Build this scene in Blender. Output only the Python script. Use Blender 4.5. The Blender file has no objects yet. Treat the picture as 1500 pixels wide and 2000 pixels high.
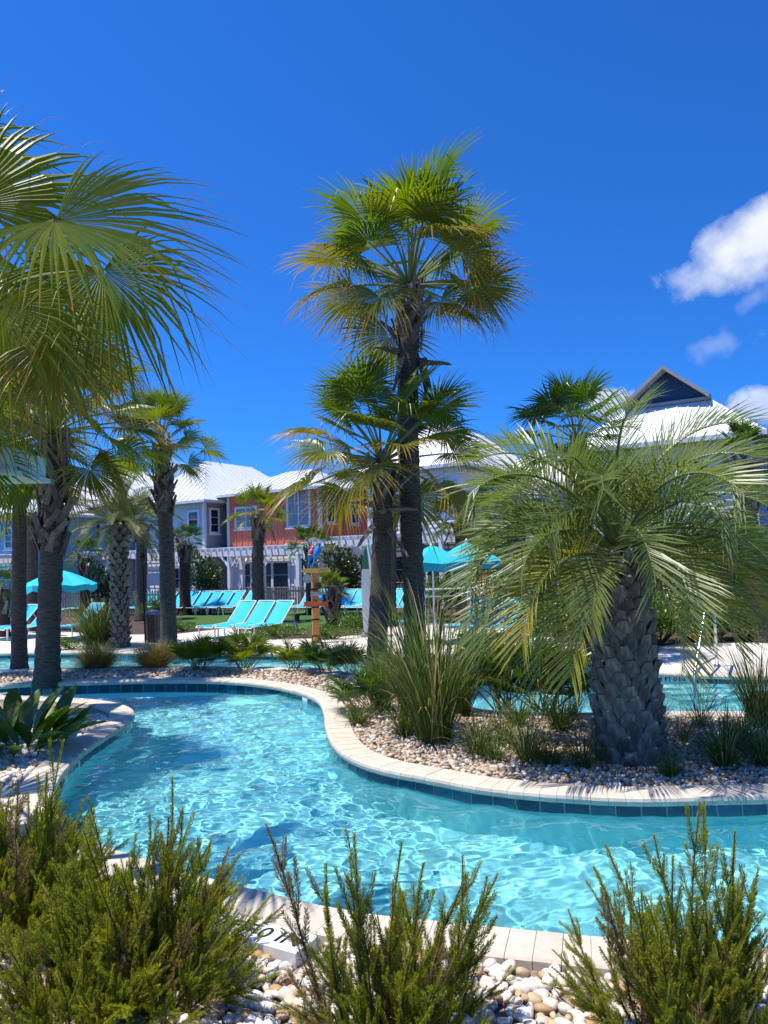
import bpy, bmesh, math, random
import numpy as np
from mathutils import Vector, Matrix, Euler
from mathutils.geometry import tessellate_polygon
random.seed(7); np.random.seed(7)
R = math.radians
C = bpy.context.scene.collection
sc = bpy.context.scene
# ------------------------------------------------------------------ camera
FPX, EYE, PITCH, ROLL = 1480.0, 1.9, math.atan(105 / 1480.0), R(1.5)
R0 = Vector((1, 0, 0)); U0 = Vector((0, -math.sin(PITCH), math.cos(PITCH))); FW = Vector((0, math.cos(PITCH), math.sin(PITCH)))
CR = math.cos(ROLL) * R0 - math.sin(ROLL) * U0
CU = math.sin(ROLL) * R0 + math.cos(ROLL) * U0
cam = bpy.data.cameras.new('camera'); co = bpy.data.objects.new('camera', cam); C.objects.link(co)
m = Matrix.Identity(4)
for i in range(3):
    m[i][0], m[i][1], m[i][2] = CR[i], CU[i], -FW[i]
m[2][3] = EYE
co.matrix_world = m
cam.sensor_fit = 'HORIZONTAL'; cam.sensor_width = 36; cam.lens = 36 * FPX / 1500
cam.clip_start = .05; cam.clip_end = 6000
sc.camera = co
# ------------------------------------------------------------------ light and sky
SUN_EL, SUN_H = R(73), Vector((-.97, -.24, 0)).normalized()
SUN = (SUN_H * math.cos(SUN_EL) + Vector((0, 0, math.sin(SUN_EL)))).normalized()
sl = bpy.data.lights.new('sun', 'SUN'); so = bpy.data.objects.new('sun', sl); C.objects.link(so)
sl.energy = 5.0; sl.angle = R(.53); sl.color = (1, .95, .87)
so.rotation_euler = SUN.to_track_quat('Z', 'Y').to_euler(); so.location = (0, 0, 30)
sl.cycles.is_caustics_light = True
sc.view_settings.view_transform = 'Standard'; sc.view_settings.look = 'None'
sc.view_settings.exposure = 0.35; sc.view_settings.gamma = 1
sc.render.engine = 'CYCLES'
sc.cycles.use_denoising = True
sc.cycles.max_bounces = 10; sc.cycles.transparent_max_bounces = 12
sc.cycles.sample_clamp_indirect = 6
sc.cycles.blur_glossy = .5

def ray(px, py):
    return FW + CR * ((px - 750) / FPX) + CU * ((1000 - py) / FPX)
def G(px, py, z=0.0):
    d = ray(px, py); t = (z - EYE) / d.z
    return Vector((d.x * t, d.y * t, z))
def AT(px, py, Y):
    d = ray(px, py); t = Y / d.y
    return Vector((d.x * t, Y, EYE + d.z * t))

SKYMUL = (9.0, 24., 33.)
world = bpy.data.worlds.new('World'); sc.world = world; world.use_nodes = True
nt = world.node_tree; nt.nodes.clear()
def N(t, typ, **kw):
    n = t.nodes.new(typ)
    for k, v in kw.items():
        setattr(n, k, v)
    return n
def mth(t, op, a, b=None, c=None, clamp=False):
    n = t.nodes.new('ShaderNodeMath'); n.operation = op; n.use_clamp = clamp
    for i, v in enumerate((a, b, c)):
        if v is None: continue
        if isinstance(v, (int, float)): n.inputs[i].default_value = v
        else: t.links.new(v, n.inputs[i])
    return n.outputs[0]
sky = N(nt, 'ShaderNodeTexSky'); sky.sky_type = 'NISHITA'; sky.sun_disc = False
sky.sun_elevation = SUN_EL; sky.sun_rotation = math.atan2(SUN_H.x, SUN_H.y)
sky.air_density = 1.0; sky.dust_density = 0.0; sky.ozone_density = 2.0; sky.altitude = 0
# deep clear blue: the sky model graded as the photograph is (contrast and tint, all directions alike)
tc0 = N(nt, 'ShaderNodeTexCoord'); va_ = N(nt, 'ShaderNodeVectorMath', operation='ADD'); va_.inputs[1].default_value = (0, 0, .17)
vn_ = N(nt, 'ShaderNodeVectorMath', operation='NORMALIZE')
nt.links.new(tc0.outputs['Generated'], va_.inputs[0]); nt.links.new(va_.outputs[0], vn_.inputs[0]); nt.links.new(vn_.outputs[0], sky.inputs[0])
vm_ = N(nt, 'ShaderNodeVectorMath', operation='SCALE'); vm_.inputs['Scale'].default_value = .1
nt.links.new(sky.outputs[0], vm_.inputs[0])
gmn = N(nt, 'ShaderNodeGamma'); gmn.inputs['Gamma'].default_value = 1.7
nt.links.new(vm_.outputs[0], gmn.inputs['Color'])
tn_ = N(nt, 'ShaderNodeVectorMath', operation='MULTIPLY'); tn_.inputs[1].default_value = SKYMUL
nt.links.new(gmn.outputs[0], tn_.inputs[0])
skycol = tn_.outputs[0]
tcw = N(nt, 'ShaderNodeTexCoord')
def vdot(v, vec):
    n = nt.nodes.new('ShaderNodeVectorMath'); n.operation = 'DOT_PRODUCT'
    nt.links.new(v, n.inputs[0]); n.inputs[1].default_value = vec
    return n.outputs['Value']
def cloud(col, px, py, rx, ry, tilt, scale, dens, seed, w=.5, namp=3.0):
    """a fair-weather cloud at infinity around one direction of the sky"""
    d = ray(px, py).normalized(); r = d.cross(Vector((0, 0, 1))).normalized(); u = r.cross(d)
    ct, st = math.cos(R(tilt)), math.sin(R(tilt))
    r2 = r * ct + u * st; u2 = u * ct - r * st
    gen = tcw.outputs['Generated']
    nz = N(nt, 'ShaderNodeTexNoise'); nz.noise_dimensions = '4D'; nz.inputs['W'].default_value = seed
    nz.inputs['Scale'].default_value = scale; nz.inputs['Detail'].default_value = 9; nz.inputs['Roughness'].default_value = .58
    nt.links.new(gen, nz.inputs['Vector'])
    uu = mth(nt, 'DIVIDE', vdot(gen, r2), rx / FPX); vv = mth(nt, 'DIVIDE', vdot(gen, u2), ry / FPX)
    rr = mth(nt, 'SQRT', mth(nt, 'ADD', mth(nt, 'MULTIPLY', uu, uu), mth(nt, 'MULTIPLY', vv, vv)))
    front = mth(nt, 'GREATER_THAN', vdot(gen, d), 0.2)
    x = mth(nt, 'ADD', mth(nt, 'SUBTRACT', 1.0, rr), mth(nt, 'MULTIPLY', mth(nt, 'SUBTRACT', nz.outputs[0], .5), namp))
    mask = mth(nt, 'MULTIPLY', mth(nt, 'MULTIPLY', mth(nt, 'SMOOTH_MIN', mth(nt, 'DIVIDE', mth(nt, 'MAXIMUM', x, 0.0), w), 1.0, .3), dens, clamp=True), front)
    mx = N(nt, 'ShaderNodeMix', data_type='RGBA')
    nt.links.new(mask, mx.inputs[0]); nt.links.new(col, mx.inputs[6])
    # body of the cloud: a little greyer low down
    sh = N(nt, 'ShaderNodeMix', data_type='RGBA'); sh.inputs[6].default_value = (5.6, 6.2, 7.6, 1); sh.inputs[7].default_value = (8.3, 8.5, 8.9, 1)
    nt.links.new(mth(nt, 'ADD', mth(nt, 'MULTIPLY', vv, .4), mth(nt, 'MULTIPLY', nz.outputs[0], .9), clamp=True), sh.inputs[0])
    nt.links.new(sh.outputs[2], mx.inputs[7])
    return mx.outputs[2]
for a in ((1520, 445, 190, 68, 22, 16, 1.0, 1.3, .6, 1.7), (1395, 678, 62, 26, 5, 30, .2, 4.1, 1.0, 3.5), (1460, 590, 40, 18, 10, 40, .2, 6.2, 1., 3.5),
          (1190, 785, 48, 36, 0, 18, .7, 8.0), (1500, 790, 62, 30, 0, 16, .6, 3.4), (345, 915, 50, 34, 0, 12, .8, 9.7), (-10, 985, 60, 34, 0, 12, .8, 2.2),
          (1900, 620, 200, 60, 10, 8, .9, 5.5), (-500, 760, 230, 60, -8, 8, .9, 7.5)):
    skycol = cloud(skycol, *a)
bg = N(nt, 'ShaderNodeBackground'); bg.inputs['Strength'].default_value = .1
nt.links.new(skycol, bg.inputs['Color'])
wo = N(nt, 'ShaderNodeOutputWorld'); nt.links.new(bg.outputs[0], wo.inputs[0])

# ------------------------------------------------------------------ materials
MAT = {}
def newmat(name):
    mm = bpy.data.materials.new(name); mm.use_nodes = True; mm.node_tree.nodes.clear(); MAT[name] = mm
    t = mm.node_tree; out = N(t, 'ShaderNodeOutputMaterial'); return mm, t, out
def noise(t, vec, scale, detail=4, rough=.55):
    n = N(t, 'ShaderNodeTexNoise'); n.inputs['Scale'].default_value = scale; n.inputs['Detail'].default_value = detail; n.inputs['Roughness'].default_value = rough
    if vec is not None: t.links.new(vec, n.inputs['Vector'])
    return n.outputs[0]
def ramp(t, fac, stops):
    r = N(t, 'ShaderNodeValToRGB'); el = r.color_ramp.elements
    while len(el) < len(stops): el.new(.5)
    for e, (p, c) in zip(el, stops):
        e.position = p; e.color = (*c, 1)
    t.links.new(fac, r.inputs[0]); return r.outputs[0]
def mixc(t, fac, a, b):
    n = N(t, 'ShaderNodeMix', data_type='RGBA')
    for s, v in ((0, fac), (6, a), (7, b)):
        if isinstance(v, (int, float)): n.inputs[s].default_value = v
        elif isinstance(v, tuple): n.inputs[s].default_value = (*v, 1)
        else: t.links.new(v, n.inputs[s])
    return n.outputs[2]
def pm(name, c1, c2=None, scale=6, rough=.7, bump=0, bscale=40, rand=0, metal=0, spec=.4, stretch=None, worldco=False):
    mm, t, out = newmat(name)
    b = N(t, 'ShaderNodeBsdfPrincipled'); b.inputs['Roughness'].default_value = rough; b.inputs['Metallic'].default_value = metal
    b.inputs['Specular IOR Level'].default_value = spec
    if worldco: vec = N(t, 'ShaderNodeNewGeometry').outputs['Position']
    else: vec = N(t, 'ShaderNodeTexCoord').outputs['Object']
    if stretch:
        mp = N(t, 'ShaderNodeMapping'); mp.inputs['Scale'].default_value = stretch; t.links.new(vec, mp.inputs[0]); vec = mp.outputs[0]
    c2 = c2 or tuple(x * .8 for x in c1)
    f = ramp(t, noise(t, vec, scale, 6), [(.32, (0, 0, 0)), (.68, (1, 1, 1))])
    col = mixc(t, f, c1, c2)
    if rand:
        oi = N(t, 'ShaderNodeObjectInfo')
        h = N(t, 'ShaderNodeHueSaturation'); t.links.new(col, h.inputs['Color'])
        t.links.new(mth(t, 'ADD', mth(t, 'MULTIPLY', oi.outputs['Random'], rand * 2), 1 - rand), h.inputs['Value']); col = h.outputs[0]
    t.links.new(col, b.inputs['Base Color'])
    if bump:
        bp = N(t, 'ShaderNodeBump'); bp.inputs['Strength'].default_value = bump; bp.inputs['Distance'].default_value = .02
        t.links.new(noise(t, vec, bscale, 5, .65), bp.inputs['Height']); t.links.new(bp.outputs[0], b.inputs['Normal'])
    t.links.new(b.outputs[0], out.inputs[0]); return mm
def leafmat(name, base, alt, tip, transl=.3, rough=.42, tip0=.75, randamt=1.0, spec=.5):
    """thin leaf: green with object-to-object variation and dry tips from the 'tip' attribute"""
    mm, t, out = newmat(name)
    oi = N(t, 'ShaderNodeObjectInfo'); at = N(t, 'ShaderNodeAttribute'); at.attribute_name = 'tip'
    va = N(t, 'ShaderNodeAttribute'); va.attribute_name = 'var'
    nz = noise(t, N(t, 'ShaderNodeTexCoord').outputs['Object'], 5, 3)
    f = mth(t, 'ADD', mth(t, 'MULTIPLY', oi.outputs['Random'], .55 * randamt), mth(t, 'MULTIPLY', va.outputs['Fac'], .5))
    f = mth(t, 'ADD', f, mth(t, 'MULTIPLY', mth(t, 'SUBTRACT', nz, .5), .6), clamp=True)
    col = mixc(t, f, base, alt)
    tf = mth(t, 'DIVIDE', mth(t, 'SUBTRACT', mth(t, 'ADD', at.outputs['Fac'], mth(t, 'MULTIPLY', mth(t, 'SUBTRACT', va.outputs['Fac'], .6), .22)), tip0), 1 - tip0 + .001, clamp=True)
    col = mixc(t, tf, col, tip)
    b = N(t, 'ShaderNodeBsdfPrincipled'); b.inputs['Roughness'].default_value = rough; b.inputs['Specular IOR Level'].default_value = spec
    t.links.new(col, b.inputs['Base Color'])
    tr = N(t, 'ShaderNodeBsdfTranslucent'); h = N(t, 'ShaderNodeHueSaturation'); h.inputs['Value'].default_value = 1.9; h.inputs['Saturation'].default_value = 1.15
    t.links.new(col, h.inputs['Color']); t.links.new(h.outputs[0], tr.inputs[0])
    ms = N(t, 'ShaderNodeMixShader'); ms.inputs[0].default_value = transl
    t.links.new(b.outputs[0], ms.inputs[1]); t.links.new(tr.outputs[0], ms.inputs[2]); t.links.new(ms.outputs[0], out.inputs[0]); return mm

leafmat('fan_green', (.06, .122, .012), (.20, .222, .02), (.34, .20, .05), .4, .36, .9, 1., .4)
leafmat('fan_sun', (.10, .155, .012), (.27, .26, .02), (.40, .22, .05), .46, .4, .88, 1., .3)  # younger, yellower leaf colour of the near palm's fans
leafmat('fan_yellow', (.09, .12, .014), (.24, .19, .022), (.42, .23, .03), .42, .38, .5, 1., .4)
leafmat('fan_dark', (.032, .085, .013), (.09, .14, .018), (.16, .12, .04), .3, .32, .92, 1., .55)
leafmat('feather_sage', (.08, .13, .03), (.20, .235, .058), (.30, .27, .09), .32, .36, .9, 1., .45)
leafmat('feather_yellow', (.30, .29, .05), (.42, .33, .06), (.40, .28, .10), .34, .4, .85)
leafmat('feather_olive', (.05, .085, .025), (.13, .14, .05), (.22, .17, .08), .24, .4, .85)
leafmat('rosemary', (.075, .145, .014), (.32, .30, .024), (.36, .36, .03), .4, .5, .5, .9, .3)
leafmat('rosemary_dry', (.17, .12, .04), (.30, .22, .08), (.30, .24, .09), .3, .6, .5, .9, .2)
leafmat('reed', (.035, .085, .014), (.10, .145, .028), (.34, .27, .12), .28, .5, .85, 1., .25)
leafmat('muhly', (.26, .20, .045), (.42, .31, .08), (.40, .29, .11), .3, .5, .7)
leafmat('cast_leaf', (.025, .075, .01), (.16, .21, .025), (.2, .2, .04), .3, .3, .95)
leafmat('shrub_green', (.045, .095, .015), (.12, .19, .025), (.10, .16, .02), .3, .4, .9)
leafmat('shrub_dark', (.02, .045, .012), (.05, .075, .02), (.07, .05, .02), .2, .3, .9)
leafmat('lawn_blade', (.03, .10, .012), (.06, .16, .02), (.08, .18, .02), .25, .5, .9)
leafmat('dry_straw', (.30, .19, .06), (.42, .27, .09), (.4, .26, .1), .2, .6, .9)
pm('stem_brown', (.10, .07, .04), (.06, .04, .025), 20, .85, .3, 60)
pm('petiole', (.13, .17, .035), (.2, .2, .06), 8, .4)
pm('trunk_grey', (.165, .13, .098), (.05, .038, .028), 9, .9, .9, 40, .15, stretch=(1, 1, 6))
pm('trunk_red', (.10, .045, .03), (.05, .025, .02), 9, .9, .9, 40, stretch=(1, 1, 5))
pm('boot_grey', (.24, .20, .16), (.09, .072, .056), 7, .8, .5, 40, .3, stretch=(4, 4, 1))
pm('scale_grey', (.31, .265, .215), (.13, .11, .088), 9, .75, .8, 50, .4, stretch=(3, 3, 1))
pm('scale_cut', (.42, .38, .33), (.3, .26, .22), 20, .8)
pm('coping', (.63, .56, .455), (.53, .455, .36), 9, .75, .25, 120, .06, worldco=True)
pm('mortar', (.52, .47, .40), None, 30, .9)
pm('deck', (.64, .58, .50), (.57, .51, .43), 2.2, .85, .15, 90, worldco=True)
pm('bed', (.40, .32, .24), (.16, .12, .085), 22, .9, .8, 40, worldco=True)
pm('mulch', (.10, .065, .04), (.05, .03, .02), 12, .95, .9, 30, worldco=True)
pm('lawn', (.055, .13, .016), (.04, .095, .012), 3, .95, .6, 60, worldco=True)
pm('plaster', (.24, .68, .71), (.205, .63, .67), 3, .8, worldco=True)
pm('tile', (.006, .062, .105), (.012, .10, .15), 7, .16, .06, 12, .35, spec=.4)
pm('grout', (.46, .52, .52), None, 30, .9)
pm('white_tile', (.74, .76, .76), (.70, .72, .72), 10, .25)
pm('black_ink', (.012, .012, .014), None, 10, .5)
pm('white_paint', (.80, .80, .79), (.74, .74, .73), 3, .5)
pm('trim_white', (.78, .78, .77), (.72, .72, .71), 2, .6)
pm('siding_white', (.72, .71, .70), (.68, .67, .66), 2, .6)
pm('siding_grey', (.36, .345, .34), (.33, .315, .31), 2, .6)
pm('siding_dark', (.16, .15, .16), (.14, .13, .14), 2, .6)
pm('siding_mint', (.46, .60, .60), (.43, .57, .57), 2, .6)
pm('siding_aqua', (.20, .48, .54), (.18, .45, .51), 2, .6)
pm('coral', (.72, .20, .115), (.67, .18, .105), 2, .6)
pm('gable_blue', (.012, .05, .11), (.01, .042, .095), 2, .6)
pm('soffit', (.34, .33, .30), (.3, .29, .27), 3, .8)
pm('roof_metal', (.72, .73, .74), (.66, .67, .69), 1.2, .42, 0, 1, 0, .15)
pm('glass_dark', (.012, .022, .024), (.02, .035, .04), 2, .06, spec=.8)
pm('curtain', (.30, .34, .36), (.16, .19, .21), 3, .3, stretch=(6, 6, .6))
pm('door_green', (.02, .075, .05), (.016, .06, .04), 3, .3)
pm('door_dark', (.018, .016, .015), None, 3, .3)
pm('fence_wood', (.34, .29, .25), (.22, .185, .16), 6, .85, .3, 30, .1)
pm('bin_wood', (.26, .17, .12), (.19, .12, .085), 6, .7, .3, 30, .2)
pm('bin_lid', (.16, .24, .36), None, 4, .4)
pm('dark_metal', (.025, .024, .024), None, 8, .45, 0, 1, 0, .6)
pm('torch_head', (.05, .035, .03), None, 8, .6)
pm('chrome', (.72, .73, .74), None, 8, .28, 0, 1, 0, 1.0)
pm('sling', (.018, .47, .62), (.015, .43, .58), 30, .55, .1, 300, .06)
pm('canopy', (.02, .52, .58), (.018, .48, .54), 3, .7, .1, 100)
pm('mint_canopy', (.42, .66, .62), (.38, .6, .57), 2, .7)
pm('post_wood', (.58, .27, .06), (.46, .20, .04), 5, .5, .25, 25, stretch=(5, 5, .6))
pm('sign_yellow', (.66, .42, .10), (.58, .36, .08), 6, .55)
pm('sign_red', (.55, .10, .02), (.46, .08, .02), 6, .55)
pm('sign_grey', (.30, .33, .36), (.22, .24, .27), 9, .6)
pm('parrot_red', (.70, .035, .05), (.60, .03, .04), 12, .5)
pm('parrot_blue', (.015, .25, .68), (.012, .18, .58), 9, .5)
pm('parrot_yellow', (.75, .5, .04), None, 9, .5)
pm('parrot_white', (.75, .72, .68), None, 9, .5)
pm('surf_green', (.03, .22, .10), None, 5, .4)
# pebbles: colour from the per-stone attribute
for pname, stops in (('pebble', [(0, (.72, .68, .62)), (.36, (.66, .60, .51)), (.5, (.60, .50, .36)), (.63, (.50, .36, .20)), (.74, (.42, .22, .10)), (.82, (.50, .46, .43)), (.93, (.78, .76, .73))]),
                     ('pebble_tan', [(0, (.60, .52, .42)), (.3, (.52, .41, .28)), (.48, (.44, .31, .18)), (.62, (.36, .20, .10)), (.74, (.30, .22, .17)), (.84, (.56, .48, .38)), (.93, (.68, .64, .58))])):
    mm, t, out = newmat(pname)
    b = N(t, 'ShaderNodeBsdfPrincipled'); b.inputs['Roughness'].default_value = .6
    oi = N(t, 'ShaderNodeObjectInfo'); va = N(t, 'ShaderNodeAttribute'); va.attribute_name = 'var'
    f = mth(t, 'FRACT', mth(t, 'ADD', oi.outputs['Random'], va.outputs['Fac']))
    col = ramp(t, f, stops)
    gp = N(t, 'ShaderNodeNewGeometry').outputs['Position']
    nn = noise(t, gp, 38, 6, .65)
    col = mixc(t, ramp(t, nn, [(.45, (0, 0, 0)), (.8, (.55, .55, .55))]), col, (.40, .30, .20))
    t.links.new(col, b.inputs['Base Color'])
    bp = N(t, 'ShaderNodeBump'); bp.inputs['Strength'].default_value = .25; bp.inputs['Distance'].default_value = .01
    t.links.new(noise(t, gp, 90, 4), bp.inputs['Height']); t.links.new(bp.outputs[0], b.inputs['Normal'])
    t.links.new(b.outputs[0], out.inputs[0])
# water
mm, t, out = newmat('water')
b = N(t, 'ShaderNodeBsdfPrincipled'); b.inputs['Base Color'].default_value = (.93, .985, 1, 1); b.inputs['Roughness'].default_value = 0
b.inputs['IOR'].default_value = 1.333; b.inputs['Transmission Weight'].default_value = 1
t.links.new(b.outputs[0], out.inputs[0])

# ------------------------------------------------------------------ mesh helpers
OFF = {}
def off(par):
    return OFF.get(par.name, Vector((0, 0, 0))) if par else Vector((0, 0, 0))
def tag(o, label=None, cat=None, group=None, kind=None):
    for k, v in (('label', label), ('category', cat), ('group', group), ('kind', kind)):
        if v: o[k] = v
    return o
def thing(name, loc, label, cat, group=None):
    o = bpy.data.objects.new(name, None); C.objects.link(o); o.location = loc; o.empty_display_size = .1
    OFF[o.name] = Vector(loc); return tag(o, label, cat, group)
def place(name, me, par=None, mat4=None):
    o = bpy.data.objects.new(name, me); C.objects.link(o)
    if par: o.parent = par
    if mat4 is not None: o.matrix_basis = mat4
    OFF[o.name] = off(par); return o
class MB:
    def __init__(s): s.v = []; s.f = []; s.m = []; s.tip = []; s.var = []
    def vert(s, p, tip=0., var=0.):
        s.v.append((p[0], p[1], p[2])); s.tip.append(tip); s.var.append(var); return len(s.v) - 1
    def face(s, idx, mat=0): s.f.append(tuple(idx)); s.m.append(mat)
    def poly(s, pts, mat=0): s.face([s.vert(p) for p in pts], mat)
    def box(s, c, size, X=Vector((1, 0, 0)), Y=Vector((0, 1, 0)), Z=Vector((0, 0, 1)), mat=0):
        c = Vector(c); a, b_, d = X * (size[0] / 2), Y * (size[1] / 2), Z * (size[2] / 2)
        i = [s.vert(c + a * x + b_ * y + d * z) for z in (-1, 1) for y in (-1, 1) for x in (-1, 1)]
        for q in ((0, 2, 3, 1), (4, 5, 7, 6), (0, 1, 5, 4), (2, 6, 7, 3), (0, 4, 6, 2), (1, 3, 7, 5)): s.face([i[k] for k in q], mat)
    def bar(s, p, q, w, h, mat=0, up=Vector((0, 0, 1))):
        p, q = Vector(p), Vector(q); X = (q - p); L = X.length; X.normalize()
        Y = up.cross(X)
        if Y.length < 1e-4: Y = Vector((0, 1, 0)).cross(X)
        Y.normalize(); s.box((p + q) / 2, (L, w, h), X, Y, X.cross(Y), mat)
    def tube(s, pts, rad, n=8, mat=0, cap=True, tips=None, var=0.):
        rings = []; pts = [Vector(p) for p in pts]; ref = None
        for k, p in enumerate(pts):
            d = (pts[min(k + 1, len(pts) - 1)] - pts[max(k - 1, 0)]).normalized()
            if ref is None: ref = Vector((0, 1, 0)) if abs(d.y) < .9 else Vector((1, 0, 0))
            x = (ref - d * ref.dot(d)).normalized(); y = d.cross(x); ref = x
            r = rad[k] if isinstance(rad, (list, tuple)) else rad
            rings.append([s.vert(p + (x * math.cos(6.28318 * j / n) + y * math.sin(6.28318 * j / n)) * (r(j) if callable(r) else r), 0 if tips is None else tips[k], var) for j in range(n)])
        for a, b_ in zip(rings, rings[1:]):
            for j in range(n): s.face((a[j], a[(j + 1) % n], b_[(j + 1) % n], b_[j]), mat)
        if cap: s.face(rings[0][::-1], mat); s.face(rings[-1], mat)
    def strip(s, pts, sides, widths, mat=0, tips=None, var=0., fold=None, normal=None):
        """flat or folded ribbon; sides = one or many across vectors"""
        rows = []
        for k, p in enumerate(pts):
            sd = sides[k] if isinstance(sides, list) else sides
            w = widths[k]; tp = tips[k] if tips else 0.
            if w < 1e-5: rows.append([s.vert(p, tp, var)]); continue
            if fold is None: rows.append([s.vert(p - sd * w, tp, var), s.vert(p + sd * w, tp, var)])
            else:
                nn = normal[k] if isinstance(normal, list) else normal
                rows.append([s.vert(p - sd * w, tp, var), s.vert(p + nn * (fold * w), tp, var), s.vert(p + sd * w, tp, var)])
        for a, b_ in zip(rows, rows[1:]):
            if len(a) == len(b_):
                for j in range(len(a) - 1): s.face((a[j], a[j + 1], b_[j + 1], b_[j]), mat)
            elif len(b_) == 1:
                for j in range(len(a) - 1): s.face((a[j], a[j + 1], b_[0]), mat)
            else:
                for j in range(len(b_) - 1): s.face((a[0], b_[j + 1], b_[j]), mat)
    def mesh(s, name, mats, smooth=False, attrs=False, offset=None):
        me = bpy.data.meshes.new(name)
        vs = s.v if offset is None else [(a - offset[0], b_ - offset[1], c - offset[2]) for a, b_, c in s.v]
        me.from_pydata(vs, [], s.f)
        for mname in (mats if isinstance(mats, (list, tuple)) else [mats]): me.materials.append(MAT[mname])
        if len(me.materials) > 1: me.polygons.foreach_set('material_index', s.m)
        if smooth: me.polygons.foreach_set('use_smooth', [True] * len(s.f))
        if attrs:
            for nm, d in (('tip', s.tip), ('var', s.var)):
                at = me.attributes.new(nm, 'FLOAT', 'POINT'); at.data.foreach_set('value', d)
        me.update(); return me
    def build(s, name, mats, par=None, smooth=False, attrs=False):
        return place(name, s.mesh(name, mats, smooth, attrs, off(par)), par)
def rnd(a, b_): return random.uniform(a, b_)
def sphd(az, el): return Vector((math.cos(el) * math.cos(az), math.cos(el) * math.sin(az), math.sin(el)))

# ------------------------------------------------------------------ the two lazy rivers
def catmull(P, step):
    P = [Vector((p[0], p[1])) for p in P]; out = []
    for i in range(len(P) - 1):
        p0, p1, p2, p3 = P[max(i - 1, 0)], P[i], P[i + 1], P[min(i + 2, len(P) - 1)]
        n = max(2, int((p2 - p1).length / (step / 6)))
        for k in range(n):
            u = k / n
            out.append(.5 * ((2 * p1) + (p2 - p0) * u + (2 * p0 - 5 * p1 + 4 * p2 - p3) * u * u + (3 * p1 - p0 - 3 * p2 + p3) * u ** 3))
    out.append(P[-1])
    res = [out[0]]; acc = 0
    for a, b_ in zip(out, out[1:]):
        seg = (b_ - a).length; pos = 0
        while acc + seg - pos >= step:
            pos += step - acc; acc = 0; res.append(a.lerp(b_, pos / seg))
        acc += seg - pos
    return res
def px_path(pre, pts, post): return [Vector(p) for p in pre] + [G(*p).to_2d() for p in pts] + [Vector(p) for p in post]
COPW, WZ = .28, -.13
ST = .135
far1 = catmull(px_path([(-22, 10), (-12, 11.4)], [(0, 1337), (120, 1332), (250, 1328), (400, 1327), (500, 1333), (575, 1346), (622, 1364), (637, 1390), (640, 1415), (652, 1446), (682, 1473), (742, 1496), (850, 1517), (950, 1535), (1100, 1549), (1250, 1555), (1400, 1552), (1500, 1550)], [(4.6, 6.3), (8, 7.4), (22, 8)]), ST)
near1 = catmull(px_path([(-22, 7.5), (-12, 9.2)], [(-60, 1358), (0, 1358), (60, 1359), (131, 1362), (177, 1365), (224, 1372), (250, 1381), (257, 1391), (252, 1404), (205, 1434), (168, 1458), (136, 1486), (112, 1512), (98, 1545), (102, 1585), (132, 1622), (190, 1650), (270, 1674), (360, 1702), (450, 1727), (550, 1752), (650, 1774), (780, 1793), (920, 1806), (1000, 1814), (1170, 1831), (1350, 1845), (1500, 1852)], [(3.4, 3.9), (7, 5), (22, 5.6)]), ST)
near2 = catmull(px_path([(-22, 15), (-13, 14.6)], [(0, 1308), (100, 1306), (250, 1302), (400, 1301), (540, 1303), (620, 1305), (740, 1323), (800, 1337), (870, 1366), (950, 1386), (1100, 1392), (1280, 1389), (1500, 1389)], [(6.5, 9.2), (10, 9.6), (22, 10)]), ST)
far2 = catmull(px_path([(-22, 20), (-13, 18.4)], [(0, 1275), (120, 1273), (250, 1274), (350, 1274), (540, 1276), (720, 1281), (860, 1291), (1000, 1301), (1150, 1307), (1280, 1312), (1500, 1318)], [(8, 13.2), (12, 13.6), (22, 14)]), ST)
def inpoly(P, pts):
    P = np.asarray(P); x, y = P[:, 0], P[:, 1]; ins = np.zeros(len(P), bool); q = np.array([(p[0], p[1]) for p in pts]); j = len(q) - 1
    for i in range(len(q)):
        c = ((q[i, 1] > y) != (q[j, 1] > y))
        with np.errstate(divide='ignore', invalid='ignore'):
            xi = (q[j, 0] - q[i, 0]) * (y - q[i, 1]) / (q[j, 1] - q[i, 1]) + q[i, 0]
        ins ^= c & (x < xi); j = i
    return ins
def distpath(P, path):
    q = np.array([(p[0], p[1]) for p in path]); P = np.asarray(P)
    return np.min(np.hypot(P[:, None, 0] - q[None, :, 0], P[:, None, 1] - q[None, :, 1]), axis=1)
riv1 = far1 + near1[::-1]; riv2 = far2 + near2[::-1]
def sheet(name, outline, z, mat, kind='structure'):
    me = bpy.data.meshes.new(name); v3 = [Vector((p[0], p[1], z)) for p in outline]
    tris = tessellate_polygon([v3]); me.from_pydata([tuple(v) for v in v3], [], [tuple(t_) for t_ in tris]); me.materials.append(MAT[mat])
    bm = bmesh.new(); bm.from_mesh(me); bmesh.ops.recalc_face_normals(bm, faces=bm.faces)
    if sum(f.normal.z for f in bm.faces) < 0: bmesh.ops.reverse_faces(bm, faces=bm.faces)
    bm.to_mesh(me); bm.free()
    o = place(name, me); return tag(o, kind=kind)
BZ = -.055
near_bed = sheet('pebble_bed', near1 + [Vector((22, -12)), Vector((-22, -12))], BZ, 'bed')
mid_bed = sheet('island_bed', far1 + near2[::-1], BZ, 'bed')
BIG = 2500
deck_back = [G(px, py).to_2d() for px, py in ((-420, 1215), (-100, 1222), (60, 1226), (200, 1240), (345, 1238), (450, 1226), (520, 1232), (560, 1247), (640, 1247), (700, 1237), (760, 1222), (860, 1215), (960, 1222), (1040, 1240), (1200, 1262), (1285, 1262), (1345, 1254), (1500, 1254), (1700, 1254))]
db = [Vector((-22, deck_back[0].y))] + deck_back + [Vector((22, deck_back[-1].y))]
deck = sheet('pool_deck', far2 + db[::-1], -.004, 'deck')
gm = bpy.data.meshes.new('ground')
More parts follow.
